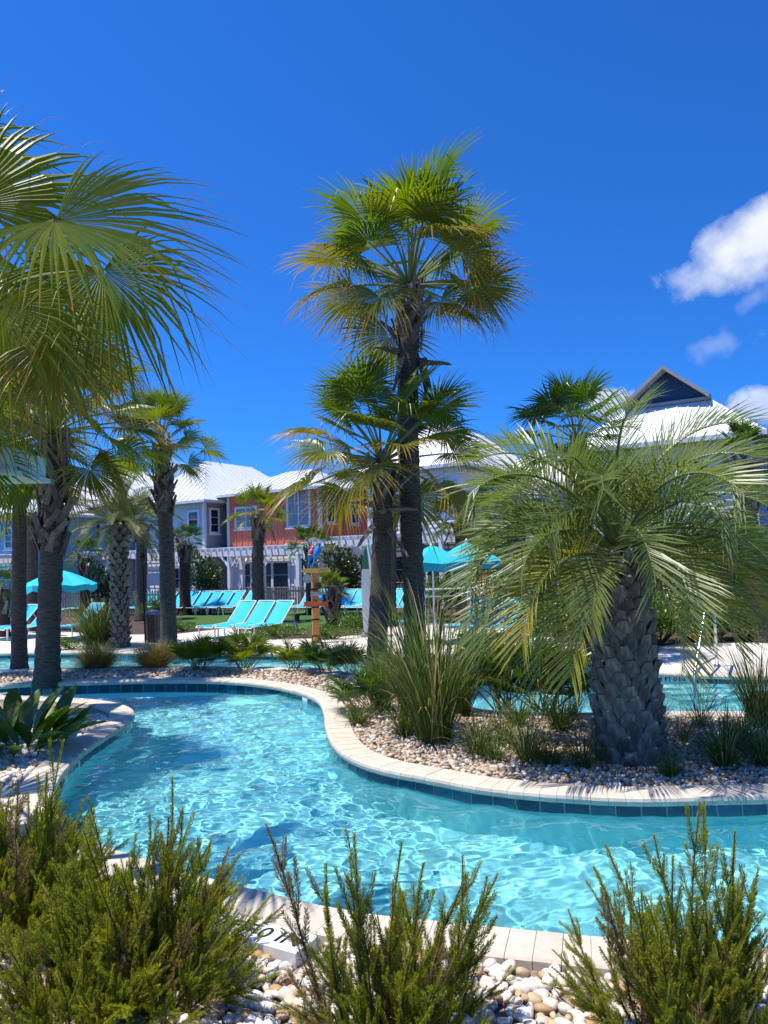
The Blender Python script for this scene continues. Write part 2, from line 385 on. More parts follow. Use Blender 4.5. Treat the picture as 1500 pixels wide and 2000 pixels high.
gp_ = [Vector((p.x, p.y, -.012)) for p in db + [Vector((22, BIG)), Vector((-22, BIG))]]
gt = [tuple(t_) for t_ in tessellate_polygon([gp_])]
gv = [tuple(p) for p in gp_]
for x0, x1, y0, y1 in ((-BIG, -22, -BIG, BIG), (22, BIG, -BIG, BIG), (-22, 22, -BIG, -12)):
    k = len(gv); gv += [(x0, y0, -.012), (x1, y0, -.012), (x1, y1, -.012), (x0, y1, -.012)]; gt.append((k, k + 1, k + 2, k + 3))
gm.from_pydata(gv, [], gt); gm.materials.append(MAT['mulch']); tag(place('ground', gm), kind='structure')
lawn = [G(px, py).to_2d() for px, py in ((345, 1232), (450, 1222), (560, 1230), (690, 1225), (760, 1204), (760, 1192), (560, 1193), (345, 1196))]
sheet('lawn', lawn, .0, 'lawn')
# basin
def basin(name, far, near, depth):
    mb = MB()
    for path, sgn in ((far, 1), (near, -1)):
        for a, b_ in zip(path, path[1:]):
            q = [(a.x, a.y, -.05), (b_.x, b_.y, -.05), (b_.x, b_.y, depth), (a.x, a.y, depth)]
            mb.poly(q if sgn > 0 else q[::-1])
    for e in (0, -1):
        a, b_ = far[e], near[e]; mb.poly([(a.x, a.y, 0), (b_.x, b_.y, 0), (b_.x, b_.y, depth), (a.x, a.y, depth)])
    o = mb.build(name, 'plaster'); tag(o, kind='structure'); o.cycles.is_caustics_receiver = True
    f = sheet(name.replace('wall', 'floor'), far + near[::-1], depth, 'plaster'); f.cycles.is_caustics_receiver = True
    return o
wall1 = basin('river_wall', far1, near1, -.98)
wall2 = basin('back_river_wall', far2, near2, -.98)
# water: waves as real geometry
rs = np.random.RandomState(11)
def waves(x, y, amp=1.0):
    z = np.zeros_like(x)
    wx = x + .12 * np.sin(1.7 * y + .6) + .07 * np.sin(3.9 * x + 2.1 * y); wy = y + .12 * np.sin(1.9 * x + 1.1) + .06 * np.sin(4.3 * y - 2.6 * x)
    for k in range(46):
        lam = .075 * (.9 / .075) ** (rs.rand() ** 1.1); th = rs.rand() * 6.283; ph = rs.rand() * 6.283
        a = .0022 * lam ** .82 * amp; kk = 6.283 / lam
        s = np.sin(kk * (wx * math.cos(th) + wy * math.sin(th)) + ph)
        z += a * (s + .35 * s * np.abs(s))
    g = .55 + .45 * np.sin(.9 * x + .5 * np.sin(y * 1.3)) * np.sin(.8 * y + .7 * np.sin(x * 1.1))
    return z * (.6 + .7 * g)
def water(name, poly, x0, x1, y0, y1, step, amp):
    nx, ny = int((x1 - x0) / step), int((y1 - y0) / step)
    xs, ys = np.meshgrid(np.linspace(x0, x1, nx), np.linspace(y0, y1, ny), indexing='ij')
    P = np.stack([xs.ravel(), ys.ravel()], 1)
    ins = inpoly(P, poly)
    keep = ins.reshape(nx, ny).copy()
    for _ in range(2):
        k2 = keep.copy(); k2[1:] |= keep[:-1]; k2[:-1] |= keep[1:]; k2[:, 1:] |= keep[:, :-1]; k2[:, :-1] |= keep[:, 1:]; keep = k2
    z = WZ + waves(xs, ys, amp)
    idx = -np.ones((nx, ny), int); idx[keep] = np.arange(keep.sum())
    v = np.stack([xs[keep], ys[keep], z[keep]], 1)
    q = np.stack([idx[:-1, :-1], idx[1:, :-1], idx[1:, 1:], idx[:-1, 1:]], -1).reshape(-1, 4); q = q[(q >= 0).all(1)]
    me = bpy.data.meshes.new(name); me.vertices.add(len(v)); me.vertices.foreach_set('co', v.astype(np.float32).ravel())
    me.loops.add(len(q) * 4); me.loops.foreach_set('vertex_index', q.astype(np.int32).ravel())
    me.polygons.add(len(q)); me.polygons.foreach_set('loop_start', np.arange(0, len(q) * 4, 4, dtype=np.int32)); me.polygons.foreach_set('use_smooth', np.ones(len(q), bool))
    me.update(); me.validate(); me.materials.append(MAT['water'])
    o = tag(place(name, me), kind='structure'); o.cycles.is_caustics_caster = True; return o
water('water', riv1, -9, 7, 3.2, 12.5, .024, 1.0)
water('back_water', riv2, -14, 11, 8, 20, .06, .8)
# coping stones
PROF = [(-.02, -.075), (-.034, -.06), (-.038, -.035), (-.03, -.012), (-.012, -.002), (.0, 0), (COPW - .012, 0), (COPW, -.012), (COPW, -.075)]
def normals(path, sgn):
    out = []
    for k in range(len(path)):
        d = path[min(k + 1, len(path) - 1)] - path[max(k - 1, 0)]; d = d.normalized(); out.append(Vector((-d.y, d.x)) * sgn)
    return out
def coping(par, path, sgn, rng, single=None):
    nn = normals(path, sgn); gap = .0017
    for k in rng:
        a, b_ = path[k], path[k + 1]; d = (b_ - a).normalized() * gap; dz = 0 if single is not None else rnd(-.0015, .0015)
        mb = single or MB(); rows = []
        for p, n_, e in ((a + d, nn[k], 1), (b_ - d, nn[k + 1], -1)):
            rows.append([mb.vert((p.x + n_.x * o_, p.y + n_.y * o_, z_ + dz)) for o_, z_ in PROF])
        L = len(PROF)
        for j in range(L): 
            q = (rows[0][j], rows[1][j], rows[1][(j + 1) % L], rows[0][(j + 1) % L]); mb.face(q if sgn < 0 else q[::-1])
        mb.face(rows[0] if sgn > 0 else rows[0][::-1]); mb.face(rows[1][::-1] if sgn > 0 else rows[1])
        if single is None: mb.build('coping_stone', 'coping', par)
def strip_path(name, path, sgn, o0, o1, z, mat, par):
    nn = normals(path, sgn); mb = MB()
    for k in range(len(path) - 1):
        q = [(path[i].x + nn[i].x * o_, path[i].y + nn[i].y * o_, z) for i, o_ in ((k, o0), (k + 1, o0), (k + 1, o1), (k, o1))]
        mb.poly(q)
    return mb.build(name, mat, par)
def vis(p, m=60):
    d = Vector((p[0], p[1], 0)) - Vector((0, 0, EYE)); f = d.dot(FW)
    if f < .3: return False
    x = 750 + FPX * d.dot(CR) / f; y = 1000 - FPX * d.dot(CU) / f
    return -m < x < 1500 + m and y < 2000 + m
cop = tag(MB_o := place('coping', strip_path('mortar_bed', far1, 1, 0, COPW - .01, -.009, 'mortar', None).data), kind='structure')
bpy.data.objects.remove(bpy.data.objects['mortar_bed'])
strip_path('mortar_joint', near1, -1, 0, COPW - .01, -.009, 'mortar', cop)
rest = MB()
# path order is left to right: land lies on the left of far1, on the right of near1
cand = [('f', k) for k in range(len(far1) - 1) if vis(far1[k])] + [('n', k) for k in range(len(near1) - 1) if vis(near1[k])]
cand.sort(key=lambda c: (far1 if c[0] == 'f' else near1)[c[1]].length)
big = set(cand[:290])
for w, path, sgn in (('f', far1, 1), ('n', near1, -1)):
    coping(cop, path, sgn, [k for k in range(len(path) - 1) if (w, k) in big])
    coping(cop, path, sgn, [k for k in range(len(path) - 1) if (w, k) not in big], rest)
for path, sgn in ((far2, 1), (near2, -1)): coping(cop, path, sgn, range(len(path) - 1), rest)
tag(rest.build('distant_coping_stones', 'coping', cop), kind='stuff')
# waterline tiles
def text_mesh(name, s, size):
    cu = bpy.data.curves.new('lettering', 'FONT'); cu.body = s; cu.size = size; cu.align_x = 'CENTER'; cu.align_y = 'CENTER'; cu.offset = size * .012
    o = bpy.data.objects.new('lettering', cu); C.objects.link(o); bpy.context.view_layer.update()
    me = bpy.data.meshes.new_from_object(o.evaluated_get(bpy.context.evaluated_depsgraph_get())); bpy.data.objects.remove(o); bpy.data.curves.remove(cu)
    me.materials.clear(); me.materials.append(MAT['black_ink']); me.name = name; return me
TXT = text_mesh('depth_lettering', '3 FT 0 IN', .105)
def frame4(o, X, Y, Z):
    m4 = Matrix.Identity(4)
    for i in range(3): m4[i][0], m4[i][1], m4[i][2], m4[i][3] = X[i], Y[i], Z[i], o[i]
    return m4
def tiles(par, path, sgn, tw, marks, limit_single):
    fine = catmull([path[0]] + path[1:-1:2] + [path[-1]], tw)
    nn = normals(fine, -sgn); back = MB(); restt = MB(); marks = [G(*m_).to_2d() for m_ in marks]
    hit = set()
    for m_ in marks:
        k = min(range(len(fine)), key=lambda i: (fine[i] - m_).length)
        for j in range(k - 1, k + 2): hit.add(j)
        c = (fine[k] + fine[k + 1]) / 2; n_ = (nn[k] + nn[k + 1]).normalized(); X = Vector((-n_.y, n_.x, 0))
        m4 = frame4((c.x + n_.x * .0165, c.y + n_.y * .0165, -.112), X, Vector((0, 0, 1)), Vector((n_.x, n_.y, 0)))
        place('depth_lettering', TXT, par, m4)
    for k in range(len(fine) - 1):
        a, b_ = fine[k], fine[k + 1]; d = (b_ - a).normalized() * .0055
        white = k in hit
        single = vis(a, 20) and (white or a.length < limit_single)
        mb = MB() if single else restt
        pts = []
        for z in (-.058, -.22):
            for p, n_ in ((a + d, nn[k]), (b_ - d, nn[k + 1])):
                pts.append((p.x + n_.x * .012, p.y + n_.y * .012, z))
        i = [mb.vert(p) for p in pts]
        base = [mb.vert((p.x, p.y, z)) for z in (-.058, -.22) for p in (a + d, b_ - d)]
        mb.face((i[0], i[1], i[3], i[2])); mb.face((base[0], base[1], i[1], i[0])); mb.face((i[2], i[3], base[3], base[2])); mb.face((base[0], i[0], i[2], base[2])); mb.face((i[1], base[1], base[3], i[3]))
        if single: mb.build('pool_tile', 'white_tile' if white else 'tile', par).cycles.is_caustics_receiver = True
        back.poly([(a.x + nn[k].x * .006, a.y + nn[k].y * .006, -.055), (b_.x + nn[k + 1].x * .006, b_.y + nn[k + 1].y * .006, -.055), (b_.x + nn[k + 1].x * .006, b_.y + nn[k + 1].y * .006, -.23), (a.x + nn[k].x * .006, a.y + nn[k].y * .006, -.23)])
    back.build('grout', 'grout', par).cycles.is_caustics_receiver = True
    if restt.f: tag(restt.build('distant_tiles', 'tile', par), kind='stuff')
tiles(wall1, far1, 1, .2, [], 30)
tiles(wall1, near1, -1, .2, [(142, 1481), ], 30)
tiles(wall2, far2, 1, .2, [(245, 1274), (705, 1281), (775, 1284), (1310, 1313)], 0)
kf = min(range(len(far1)), key=lambda i: (far1[i] - G(596, 1352).to_2d()).length); nf_ = normals(far1, -1)[kf]
fit = MB(); fit.box((far1[kf].x + nf_.x * .016, far1[kf].y + nf_.y * .016, -.125), (.2, .03, .11), Vector((-nf_.y, nf_.x, 0)), Vector((nf_.x, nf_.y, 0)), Vector((0, 0, 1))); fit.build('skimmer_mouth', 'white_tile', wall1)
# entry steps in the back river beside the handrail
st = MB(); c0 = G(1370, 1316)
for k in range(3): st.box((c0.x, c0.y - .2 - .3 * k, -.62 - .22 * k), (1.5, .3, .72), mat=0)
tag(st.build('pool_steps', 'plaster', None), kind='structure').cycles.is_caustics_receiver = True

# ------------------------------------------------------------------ pebbles
def pebble_base(sub):
    bm = bmesh.new(); bmesh.ops.create_icosphere(bm, subdivisions=sub, radius=1)
    v = np.array([x.co[:] for x in bm.verts]); f = np.array([[y.index for y in x.verts] for x in bm.faces]); bm.free(); return v, f
pv2, pf2 = pebble_base(2)
PEB = []
for k in range(10):
    v = pv2.copy(); r1 = np.random.RandomState(k)
    for _ in range(3):
        d = r1.randn(3); d /= np.linalg.norm(d); v *= (1 + .16 * np.clip(v @ d, -1, 1) ** 3 * r1.randn())[:, None]
    v *= np.array([1.0, rnd(.6, .85), rnd(.42, .62)])
    me = bpy.data.meshes.new('pebble'); me.from_pydata([tuple(p) for p in v], [], [tuple(map(int, q)) for q in pf2]); me.polygons.foreach_set('use_smooth', [True] * len(pf2)); me.materials.append(MAT['pebble']); PEB.append(me)
ks_ = min(range(len(near1)), key=lambda i: (near1[i] - G(530, 1747).to_2d()).length); SLn = normals(near1, -1)[ks_]; SLt = Vector((-SLn.y, SLn.x)) if SLn.y < 0 else Vector((SLn.y, -SLn.x))
SLt = SLt if SLt.x > 0 else -SLt; SLAB = near1[ks_] + SLn * (COPW + .135) + SLt * .16
def offslab(P):
    q = P - np.array((SLAB.x, SLAB.y)); return ~((np.abs(q @ np.array((SLt.x, SLt.y))) < .36) & (np.abs(q @ np.array((SLn.x, SLn.y))) < .125))
def scatter(x0, x1, y0, y1, step):
    xs, ys = np.meshgrid(np.arange(x0, x1, step), np.arange(y0, y1, step)); P = np.stack([xs.ravel(), ys.ravel()], 1)
    return P + (np.random.rand(*P.shape) - .5) * step * .95
def project(P, z=0.):
    d = np.column_stack([P, np.full(len(P), z - EYE)]); f = d @ np.array(FW)
    return 750 + FPX * (d @ np.array(CR)) / f, 1000 - FPX * (d @ np.array(CU)) / f
land_near = near1 + [Vector((22, -12)), Vector((-22, -12))]; land_mid = far1 + near2[::-1]
P = scatter(-5.2, 2.6, 2.6, 10.5, .047)
P = P[inpoly(P, land_near)]; P = P[(distpath(P, near1) > COPW + .02) & offslab(P)]
sx, sy = project(P); ok = (sx > -80) & (sx < 1580) & (sy < 2080); P = P[ok]; sx = sx[ok]; sy = sy[ok]
score = np.hypot((sx - 1020) * .8, (sy - 1950)); order = np.argsort(score)
for i in order[:300]:
    s = rnd(.016, .05); m4 = Matrix.Translation((P[i, 0], P[i, 1], BZ + s * .3 + rnd(0, .02))) @ Euler((rnd(-.5, .5), rnd(-.5, .5), rnd(0, 6.28))).to_matrix().to_4x4() @ Matrix.Scale(s, 4)
    place('pebble', random.choice(PEB), near_bed, m4)
def pebble_stuff(name, P, par, smin, smax, base, mat='pebble'):
    v0, f0 = base; n = len(P); nv = len(v0)
    V = np.zeros((n, nv, 3)); s = np.random.uniform(smin, smax, n)
    ax = np.stack([np.ones(n), np.random.uniform(.6, .9, n), np.random.uniform(.45, .7, n)], 1) * s[:, None]
    th = np.random.rand(n) * 6.283; ti = (np.random.rand(n) - .5) * .8
    A = v0[None] * ax[:, None, :] * (1 + .13 * np.random.randn(n, nv, 1))
    c, sn = np.cos(ti)[:, None], np.sin(ti)[:, None]; x, y, z = A[..., 0], A[..., 1], A[..., 2]
    x, z = c * x - sn * z, sn * x + c * z
    c, sn = np.cos(th)[:, None], np.sin(th)[:, None]
    V[..., 0] = c * x - sn * y + P[:, 0:1]; V[..., 1] = sn * x + c * y + P[:, 1:2]; V[..., 2] = z + (BZ + s * .3 + np.random.rand(n) * .02)[:, None]
    Fc = (f0[None] + (np.arange(n) * nv)[:, None, None]).reshape(-1, 3)
    me = bpy.data.meshes.new(name); me.vertices.add(n * nv); me.vertices.foreach_set('co', V.astype(np.float32).ravel())
    me.loops.add(len(Fc) * 3); me.loops.foreach_set('vertex_index', Fc.astype(np.int32).ravel()); me.polygons.add(len(Fc)); me.polygons.foreach_set('loop_start', np.arange(0, len(Fc) * 3, 3, dtype=np.int32)); me.polygons.foreach_set('use_smooth', np.ones(len(Fc), bool))
    at = me.attributes.new('var', 'FLOAT', 'POINT'); at.data.foreach_set('value', np.repeat(np.random.rand(n), nv).astype(np.float32))
    me.update(); me.materials.append(MAT[mat]); return tag(place(name, me, par), kind='stuff')
pv1, pf1 = pebble_base(1)
restP = P[order[300:]]
pebble_stuff('pebble_cover', restP, near_bed, .024, .044, (pv2, pf2) if len(restP) < 4000 else (pv1, pf1))
P = np.concatenate([scatter(-8, 8, 6, 10, .045), scatter(-10, 8, 10, 17, .075)])
P = P[inpoly(P, land_mid)]; P = P[(distpath(P, far1) > COPW + .02) & (distpath(P, near2) > COPW + .02)]
sx, sy = project(P); P = P[(sx > -60) & (sx < 1560)]
near = P[:, 1] < 10
pebble_stuff('pebble_cover', P[near], mid_bed, .018, .042, (pv1, pf1), 'pebble_tan'); pebble_stuff('distant_pebble_cover', P[~near], mid_bed, .03, .055, (pv1, pf1), 'pebble_tan')
# dry leaf litter on the stones
random.seed(12); pm('litter_brown', (.20, .115, .05), (.10, .055, .025), 5, .9); lit = MB()
LPT = [p for p in scatter(-6, 6, 6, 14, .2) if True]
LPT = np.array(LPT); LPT = LPT[inpoly(LPT, land_mid)]; LPT = LPT[(distpath(LPT, far1) > COPW + .08) & (distpath(LPT, near2) > COPW + .08)]
LP2 = scatter(-4, 2.5, 2.9, 9, .22); LP2 = LP2[inpoly(LP2, land_near)]; LP2 = LP2[(distpath(LP2, near1) > COPW + .08) & offslab(LP2)]
for P_, ob in ((LPT, mid_bed), (LP2, near_bed)):
    lit = MB()
    for x, y in P_:
        if random.random() < .35: continue
        a = random.uniform(0, 6.28); d = Vector((math.cos(a), math.sin(a), random.uniform(-.08, .12))); s_ = Vector((-math.sin(a), math.cos(a), random.uniform(-.3, .3))); L = random.uniform(.04, .16); p = Vector((x, y, BZ + .045))
        lit.strip([p, p + d * L * .5 + Vector((0, 0, .01)), p + d * L], s_, [.002, .0045, 0])
    tag(lit.build('leaf_litter', 'litter_brown', ob), kind='stuff')
# ------------------------------------------------------------------ palm leaves
def fan_blade(mb, O, f, n, Rr, nseg, spread, droop, rs_, nsec=5, fold=.25, recurve=.25, mat=0, jag=.5):
    f = f.normalized(); n = (n - f * n.dot(f)).normalized(); s = f.cross(n)
    da = 2 * spread / nseg; ts = [.03, .28, .48, .66, .84, 1.0] if nsec == 5 else [.03, .42, .7, 1.0]
    for i in range(nseg):
        a = -spread + da * (i + .5) + rs_.uniform(-.2, .2) * da
        d = f * math.cos(a) + s * math.sin(a); c = s * math.cos(a) - f * math.sin(a)
        L = Rr * (.68 + .32 * math.cos(a * .55)) * rs_.uniform(.88, 1.06); va = rs_.random(); dr = droop * rs_.uniform(.5, 1.5); kink = rs_.uniform(0, 1) < .16
        sw = rs_.uniform(-.12, .12)
        pts, ws = [], []
        for t_ in ts:
            p = O + d * (L * t_) + n * (fold * abs(math.sin(a)) * L * t_ * (1 - .5 * t_)) - n * (recurve * max(0, math.cos(a)) * L * t_ * t_) + c * (sw * L * max(0, t_ - .45) ** 1.5)
            g = dr * L * max(0, t_ - .3) ** 2 * 1.6
            if kink and t_ > .6: g += (t_ - .6) * L * .75; p -= d * (t_ - .6) * L * .45
            p = p + Vector((0, 0, -g)); pts.append(p)
            w = L * t_ * math.tan(da / 2) if t_ <= .48 else L * .48 * math.tan(da / 2) * (1 - (t_ - .48) / .52) ** .8 * .86
            ws.append(max(w, 0.0) if t_ < 1 else 0)
        mb.strip(pts, c, ws, mat, [t_ for t_ in ts], va, fold=.75, normal=n)
def fan_frond(el, rs_, lod, Lp=1.15, Rr=1.05, blend=25, spread=R(122), droop=.5):
    mb = MB(); nst = 7; p = Vector((.05, 0, 0)); pts = [p.copy()]; e = el
    for k in range(nst):
        p = p + Vector((math.cos(e), 0, math.sin(e))) * (Lp / nst); e -= R(blend) / nst; pts.append(p.copy())
    rad = [.028 - .016 * k / nst for k in range(nst + 1)]
    mb.tube(pts, rad, 5 if lod == 0 else 3, 1)
    e -= R(4); f = Vector((math.cos(e), 0, math.sin(e))); n = Vector((-math.sin(e), 0, math.cos(e)))
    fan_blade(mb, pts[-1], f, n, Rr * rs_.uniform(.9, 1.08), 46 if lod == 0 else 26, spread, droop, rs_, 5 if lod == 0 else 3, fold=rs_.uniform(.15, .5), recurve=rs_.uniform(.0, .24))
    return mb
ELS = [85, 75, 64, 52, 40, 26, 10, -10, -34]
FAN = {}
for lod in (0, 1):
    for ei, el in enumerate(ELS):
        for vv_ in range(3 if lod == 0 else 2):
            rs_ = random.Random(100 * lod + 10 * ei + vv_)
            mb = fan_frond(R(el), rs_, lod, Lp=1.3 * rs_.uniform(.85, 1.1), blend=rs_.uniform(6, 22), droop=(.06 + .26 * (ei / 8)) * rs_.uniform(.7, 1.3))
            for mt in ('fan_green', 'fan_yellow', 'fan_dark'):
                FAN[lod, ei, vv_, mt] = mb.mesh('frond', [mt, 'petiole'], attrs=True)
def rot4(loc, rx, ry, rz, s): return Matrix.Translation(loc) @ Euler((rx, ry, rz)).to_matrix().to_4x4() @ Matrix.Scale(s, 4)
def crown(par, heart, n, scale, lod, green='fan_green', yellow=.2, emin=0, emax=8, az0=0, bias=1.0, skip=None):
    rs_ = random.Random(par.name); nv = 3 if lod == 0 else 2
    for k in range(n):
        u = ((k + .5) / n) ** bias; ei = int(round(emin + u * (emax - emin))); az = az0 + k * 2.39996 + rs_.uniform(-.25, .25)
        if skip and skip(az, ei): continue
        mt = 'fan_yellow' if (ei >= 6 and rs_.random() < yellow * 2.2) or (ei == 5 and rs_.random() < yellow * .6) else green
        h = heart - off(par) + Vector((0, 0, (1 - u) * .12))
        place('frond', FAN[lod, ei, rs_.randrange(nv), mt], par, rot4(h, rs_.uniform(-.5, .5), rs_.uniform(-.18, .18), az, scale * rs_.uniform(.85, 1.1)))
# old leaf bases
def boot_mesh(k):
    rs_ = random.Random(k); mb = MB(); L = .46; rows = []
    for t_ in (0, .25, .5, .75, 1):
        w = (.08 - .035 * t_) * rs_.uniform(.9, 1.1); x = .03 + .045 * t_ ** 2; z = L * t_; th = .022 - .008 * t_; cv = .02 * (1 - t_)
        rows.append([mb.vert((x - cv, -w, z)), mb.vert((x, 0, z)), mb.vert((x - cv, w, z)), mb.vert((x - th - cv, w * .9, z)), mb.vert((x - th - .01, 0, z)), mb.vert((x - th - cv, -w * .9, z))])
    for a, b_ in zip(rows, rows[1:]):
        for j in range(6): mb.face((a[j], a[(j + 1) % 6], b_[(j + 1) % 6], b_[j]))
    mb.face(rows[-1]); mb.face(rows[0][::-1]); return mb.mesh('leaf_base', 'boot_grey')
BOOT = [boot_mesh(k) for k in range(4)]
def trunk_fn(par, base, heart, r0, r1, mat, bulge=1.25, ringz=.09, lean=0., n=14):
    rs_ = random.Random(par.name + 't'); mb = MB(); L = (heart - base).length; N_ = int(L / ringz); pts, rad = [], []
    ph = rs_.random() * 6
    for k in range(N_ + 1):
        t_ = k / N_; p = base.lerp(heart, t_) + Vector((math.sin(t_ * 3 + ph) - math.sin(ph), math.cos(t_ * 2.6 + ph) - math.cos(ph), 0)) * .035 * L / 5 * math.sin(t_ * 3.14)
        r = (r0 + (r1 - r0) * t_) * (1 + (bulge - 1) * math.exp(-t_ * L / .3)) * (1 + (.035 if k % 2 else -.03) * rs_.uniform(.3, 1.5))
        jit = [rs_.uniform(.96, 1.04) for _ in range(n)]
        pts.append(p); rad.append((lambda j, r=r, jit=jit: r * jit[j]))
    mb.tube(pts, rad, n); o = mb.build('trunk', mat, par, smooth=True); return o, pts
def boots(trunk, pts, z0, z1, r, n, mat=None, out=1.0, rs_seed=1, tiltmax=.5, sc_=1.0):
    rs_ = random.Random(rs_seed)
    for k in range(n):
        u = (k + .5) / n; z = z0 + (z1 - z0) * u; c = min(pts, key=lambda p: abs(p.z - z)); az = k * 2.39996 + rs_.uniform(-.3, .3)
        rr = r * rs_.uniform(1.0, 1.08)
        m4 = Matrix.Translation(Vector((c.x, c.y, z)) - off(trunk)) @ Matrix.Rotation(az, 4, 'Z') @ Matrix.Translation((rr + .02, 0, 0)) @ Matrix.Rotation(rs_.choice((-1, 1)) * rs_.uniform(.15, tiltmax), 4, 'X') @ Matrix.Rotation(rs_.uniform(-.22, .12) * out, 4, 'Y') @ Matrix.Scale(rs_.uniform(.75, 1.15) * sc_, 4)
        place('leaf_base', rs_.choice(BOOT), trunk, m4)
def sabal(base, heart, rad, n, scale, lod, label, group, bz=None, nb=0, tmat='trunk_grey', name='cabbage_palm', rtop=None, bout=1.0, btilt=.75, **kw):
    t_ = thing(name, base, label, 'palm tree', group)
    tr, pts = trunk_fn(t_, base, heart, rad, rtop or rad * .92, tmat)
    if nb: boots(tr, pts, bz[0], bz[1], (rtop or rad * .92), nb, out=bout, tiltmax=btilt, rs_seed=len(label), sc_=rad / .2)
    crown(t_, heart, n, scale, lod, **kw); return t_, tr, pts
ZB = BZ - .03
def base_at(px, py): p = G(px, py, BZ); p.z = ZB; return p
def heart_at(px, py, Y): return AT(px, py, Y)
# tall palm of the middle pair
b0 = base_at(812, 1312); h0 = heart_at(801, 560, b0.y)
tp, tr, pts = sabal(b0, h0, .2, 30, 1.12, 0, 'tallest cabbage palm with a bare ringed trunk, high above its shorter neighbour', None, (h0.z - 1.25, h0.z - .25), 30, rtop=.2, yellow=.3, bias=.72, emax=7.2)
def long_boot(tr, p, az, tilt, L, w=.06):
    mb = MB(); d = sphd(az, tilt); s = Vector((-math.sin(az), math.cos(az), 0)); n = d.cross(s)
    rows = []
    for t_ in (0, .3, .65, 1):
        q = p + d * (L * t_) - Vector((0, 0, .12 * L * t_ * t_)); ww = w * (1.2 - .75 * t_); rows.append([mb.vert(q - s * ww), mb.vert(q - n * ww * .75), mb.vert(q + s * ww), mb.vert(q + n * ww * .6)])
    for a, b_ in zip(rows, rows[1:]):
        for j in range(4): mb.face((a[j], a[(j + 1) % 4], b_[(j + 1) % 4], b_[j]))
    mb.face(rows[-1]); mb.face(rows[0][::-1]); mb.build('leaf_base', 'boot_grey', tr)
for (px, py, az, tl, L) in ((808, 712, .2, .12, .62), (790, 690, 2.7, .45, .6), (795, 705, 3.6, -1.2, .6), (815, 715, -.4, -1.25, .5), (785, 660, 2.9, .9, .5), (820, 700, 1.2, -1.2, .6)):
    long_boot(tr, heart_at(px, py, b0.y) + Vector((.1 * math.cos(az), .1 * math.sin(az) - .12, 0)), az, tl, L, .085)
# short palm beside it
b1 = base_at(735, 1318); h1 = heart_at(747, 905, b1.y)
tp, tr, pts = sabal(b1, h1, .18, 29, 1.0, 0, 'shorter cabbage palm with ragged grey leaf bases under its crown, beside the tallest palm', None, (h1.z - .75, h1.z - .1), 16, rtop=.18, yellow=.4, bias=.68, btilt=.9, emax=7.4)
for (px, py, az, tl, L) in ((745, 985, 3.0, .25, .5), (745, 995, .1, .1, .55), (735, 1030, -2.2, -.6, .5), (750, 1035, -.7, -.8, .6), (720, 960, 2.4, .8, .5), (765, 950, .4, .7, .5), (745, 1000, -1.4, .1, .4)):
    long_boot(tr, heart_at(px, py, b1.y) + Vector((.12 * math.cos(az), .12 * math.sin(az) - .08, 0)), az, tl, L, .08)
# left pair and the tall one right of them
b2 = base_at(38, 1310); h2 = heart_at(35, 880, b2.y)
sabal(b2, h2, .15, 26, .9, 0, 'slender cabbage palm leaning beside the thick dark trunk, smooth below and booted above', None, (h2.z - 1.2, h2.z - .1), 34, yellow=.2, bias=.8)
b3 = base_at(92, 1338); h3 = heart_at(100, 850, b3.y)
sabal(b3, h3, .205, 32, 1.0, 0, 'thick dark palm trunk wrapped in crossed leaf bases, behind the cast iron plant', None, (h3.z - 2.2, h3.z - .1), 64, yellow=.25, bias=.75)
b4 = base_at(331, 1280); h4 = heart_at(314, 872, b4.y)
sabal(b4, h4, .185, 26, .66, 0, 'cabbage palm with booted upper trunk beside the slatted bin and the golden grass mound', None, (h4.z - 1.65, h4.z - .1), 48, yellow=.15)
bx_ = Vector((-5.3, 9.0, ZB)); hx_ = Vector((-5.15, 8.95, 4.1))
sabal(bx_, hx_, .19, 28, .8, 0, 'leafy palm over the pebble spit, its trunk hidden at the edge', None, (2.4, 4.0), 40, yellow=.25, bias=.7)
# background palms
BGP = ((275, 1190, 1025, 30, .22, .55, 'thin palm standing behind the feathery date palm', 'trunk_grey'), (505, 1196, 1012, 27, .22, .54, 'cabbage palm in front of the coral house wall', 'trunk_grey'),
       (362, 1175, 1064, 33, .24, .42, 'low fan palm with dark red trunk in front of the grey house', 'trunk_red'), (166, 1175, 1090, 33, .22, .44, 'low fan palm with dark red trunk in front of the mint house', 'trunk_red'),
       (607, 1165, 1072, 31, .2, .5, 'fan palm with its crown just above the painted parrots', 'trunk_red'), (762, 1205, 985, 25, .2, .6, 'palm trunk glimpsed between the two middle palms', 'trunk_grey'),
       (8, 1215, 1150, 24, .17, .28, 'small palm beside the turquoise lounger at the slender palm', 'trunk_red'), (62, 1200, 1010, 26, .2, .65, 'palm with yellowing fans behind the two left trunks', 'trunk_grey'),
       (1415, 1215, 1085, 21, .2, .5, 'palm with dark red trunk behind the pool handrail', 'trunk_red'))
for px, py, hy, Y, rad, scl, lab, tm in BGP:
    p = G(px, py); p = Vector((AT(px, py, Y).x, Y, -.03)); h = AT(px, hy, Y)
    t_, tr, pts = sabal(p, h, rad, 22, scl, 1, lab, None, (h.z - .9, h.z - .05), 18, tmat=tm, green='fan_green' if tm == 'trunk_grey' else 'fan_dark', yellow=.15, name='fan_palm')
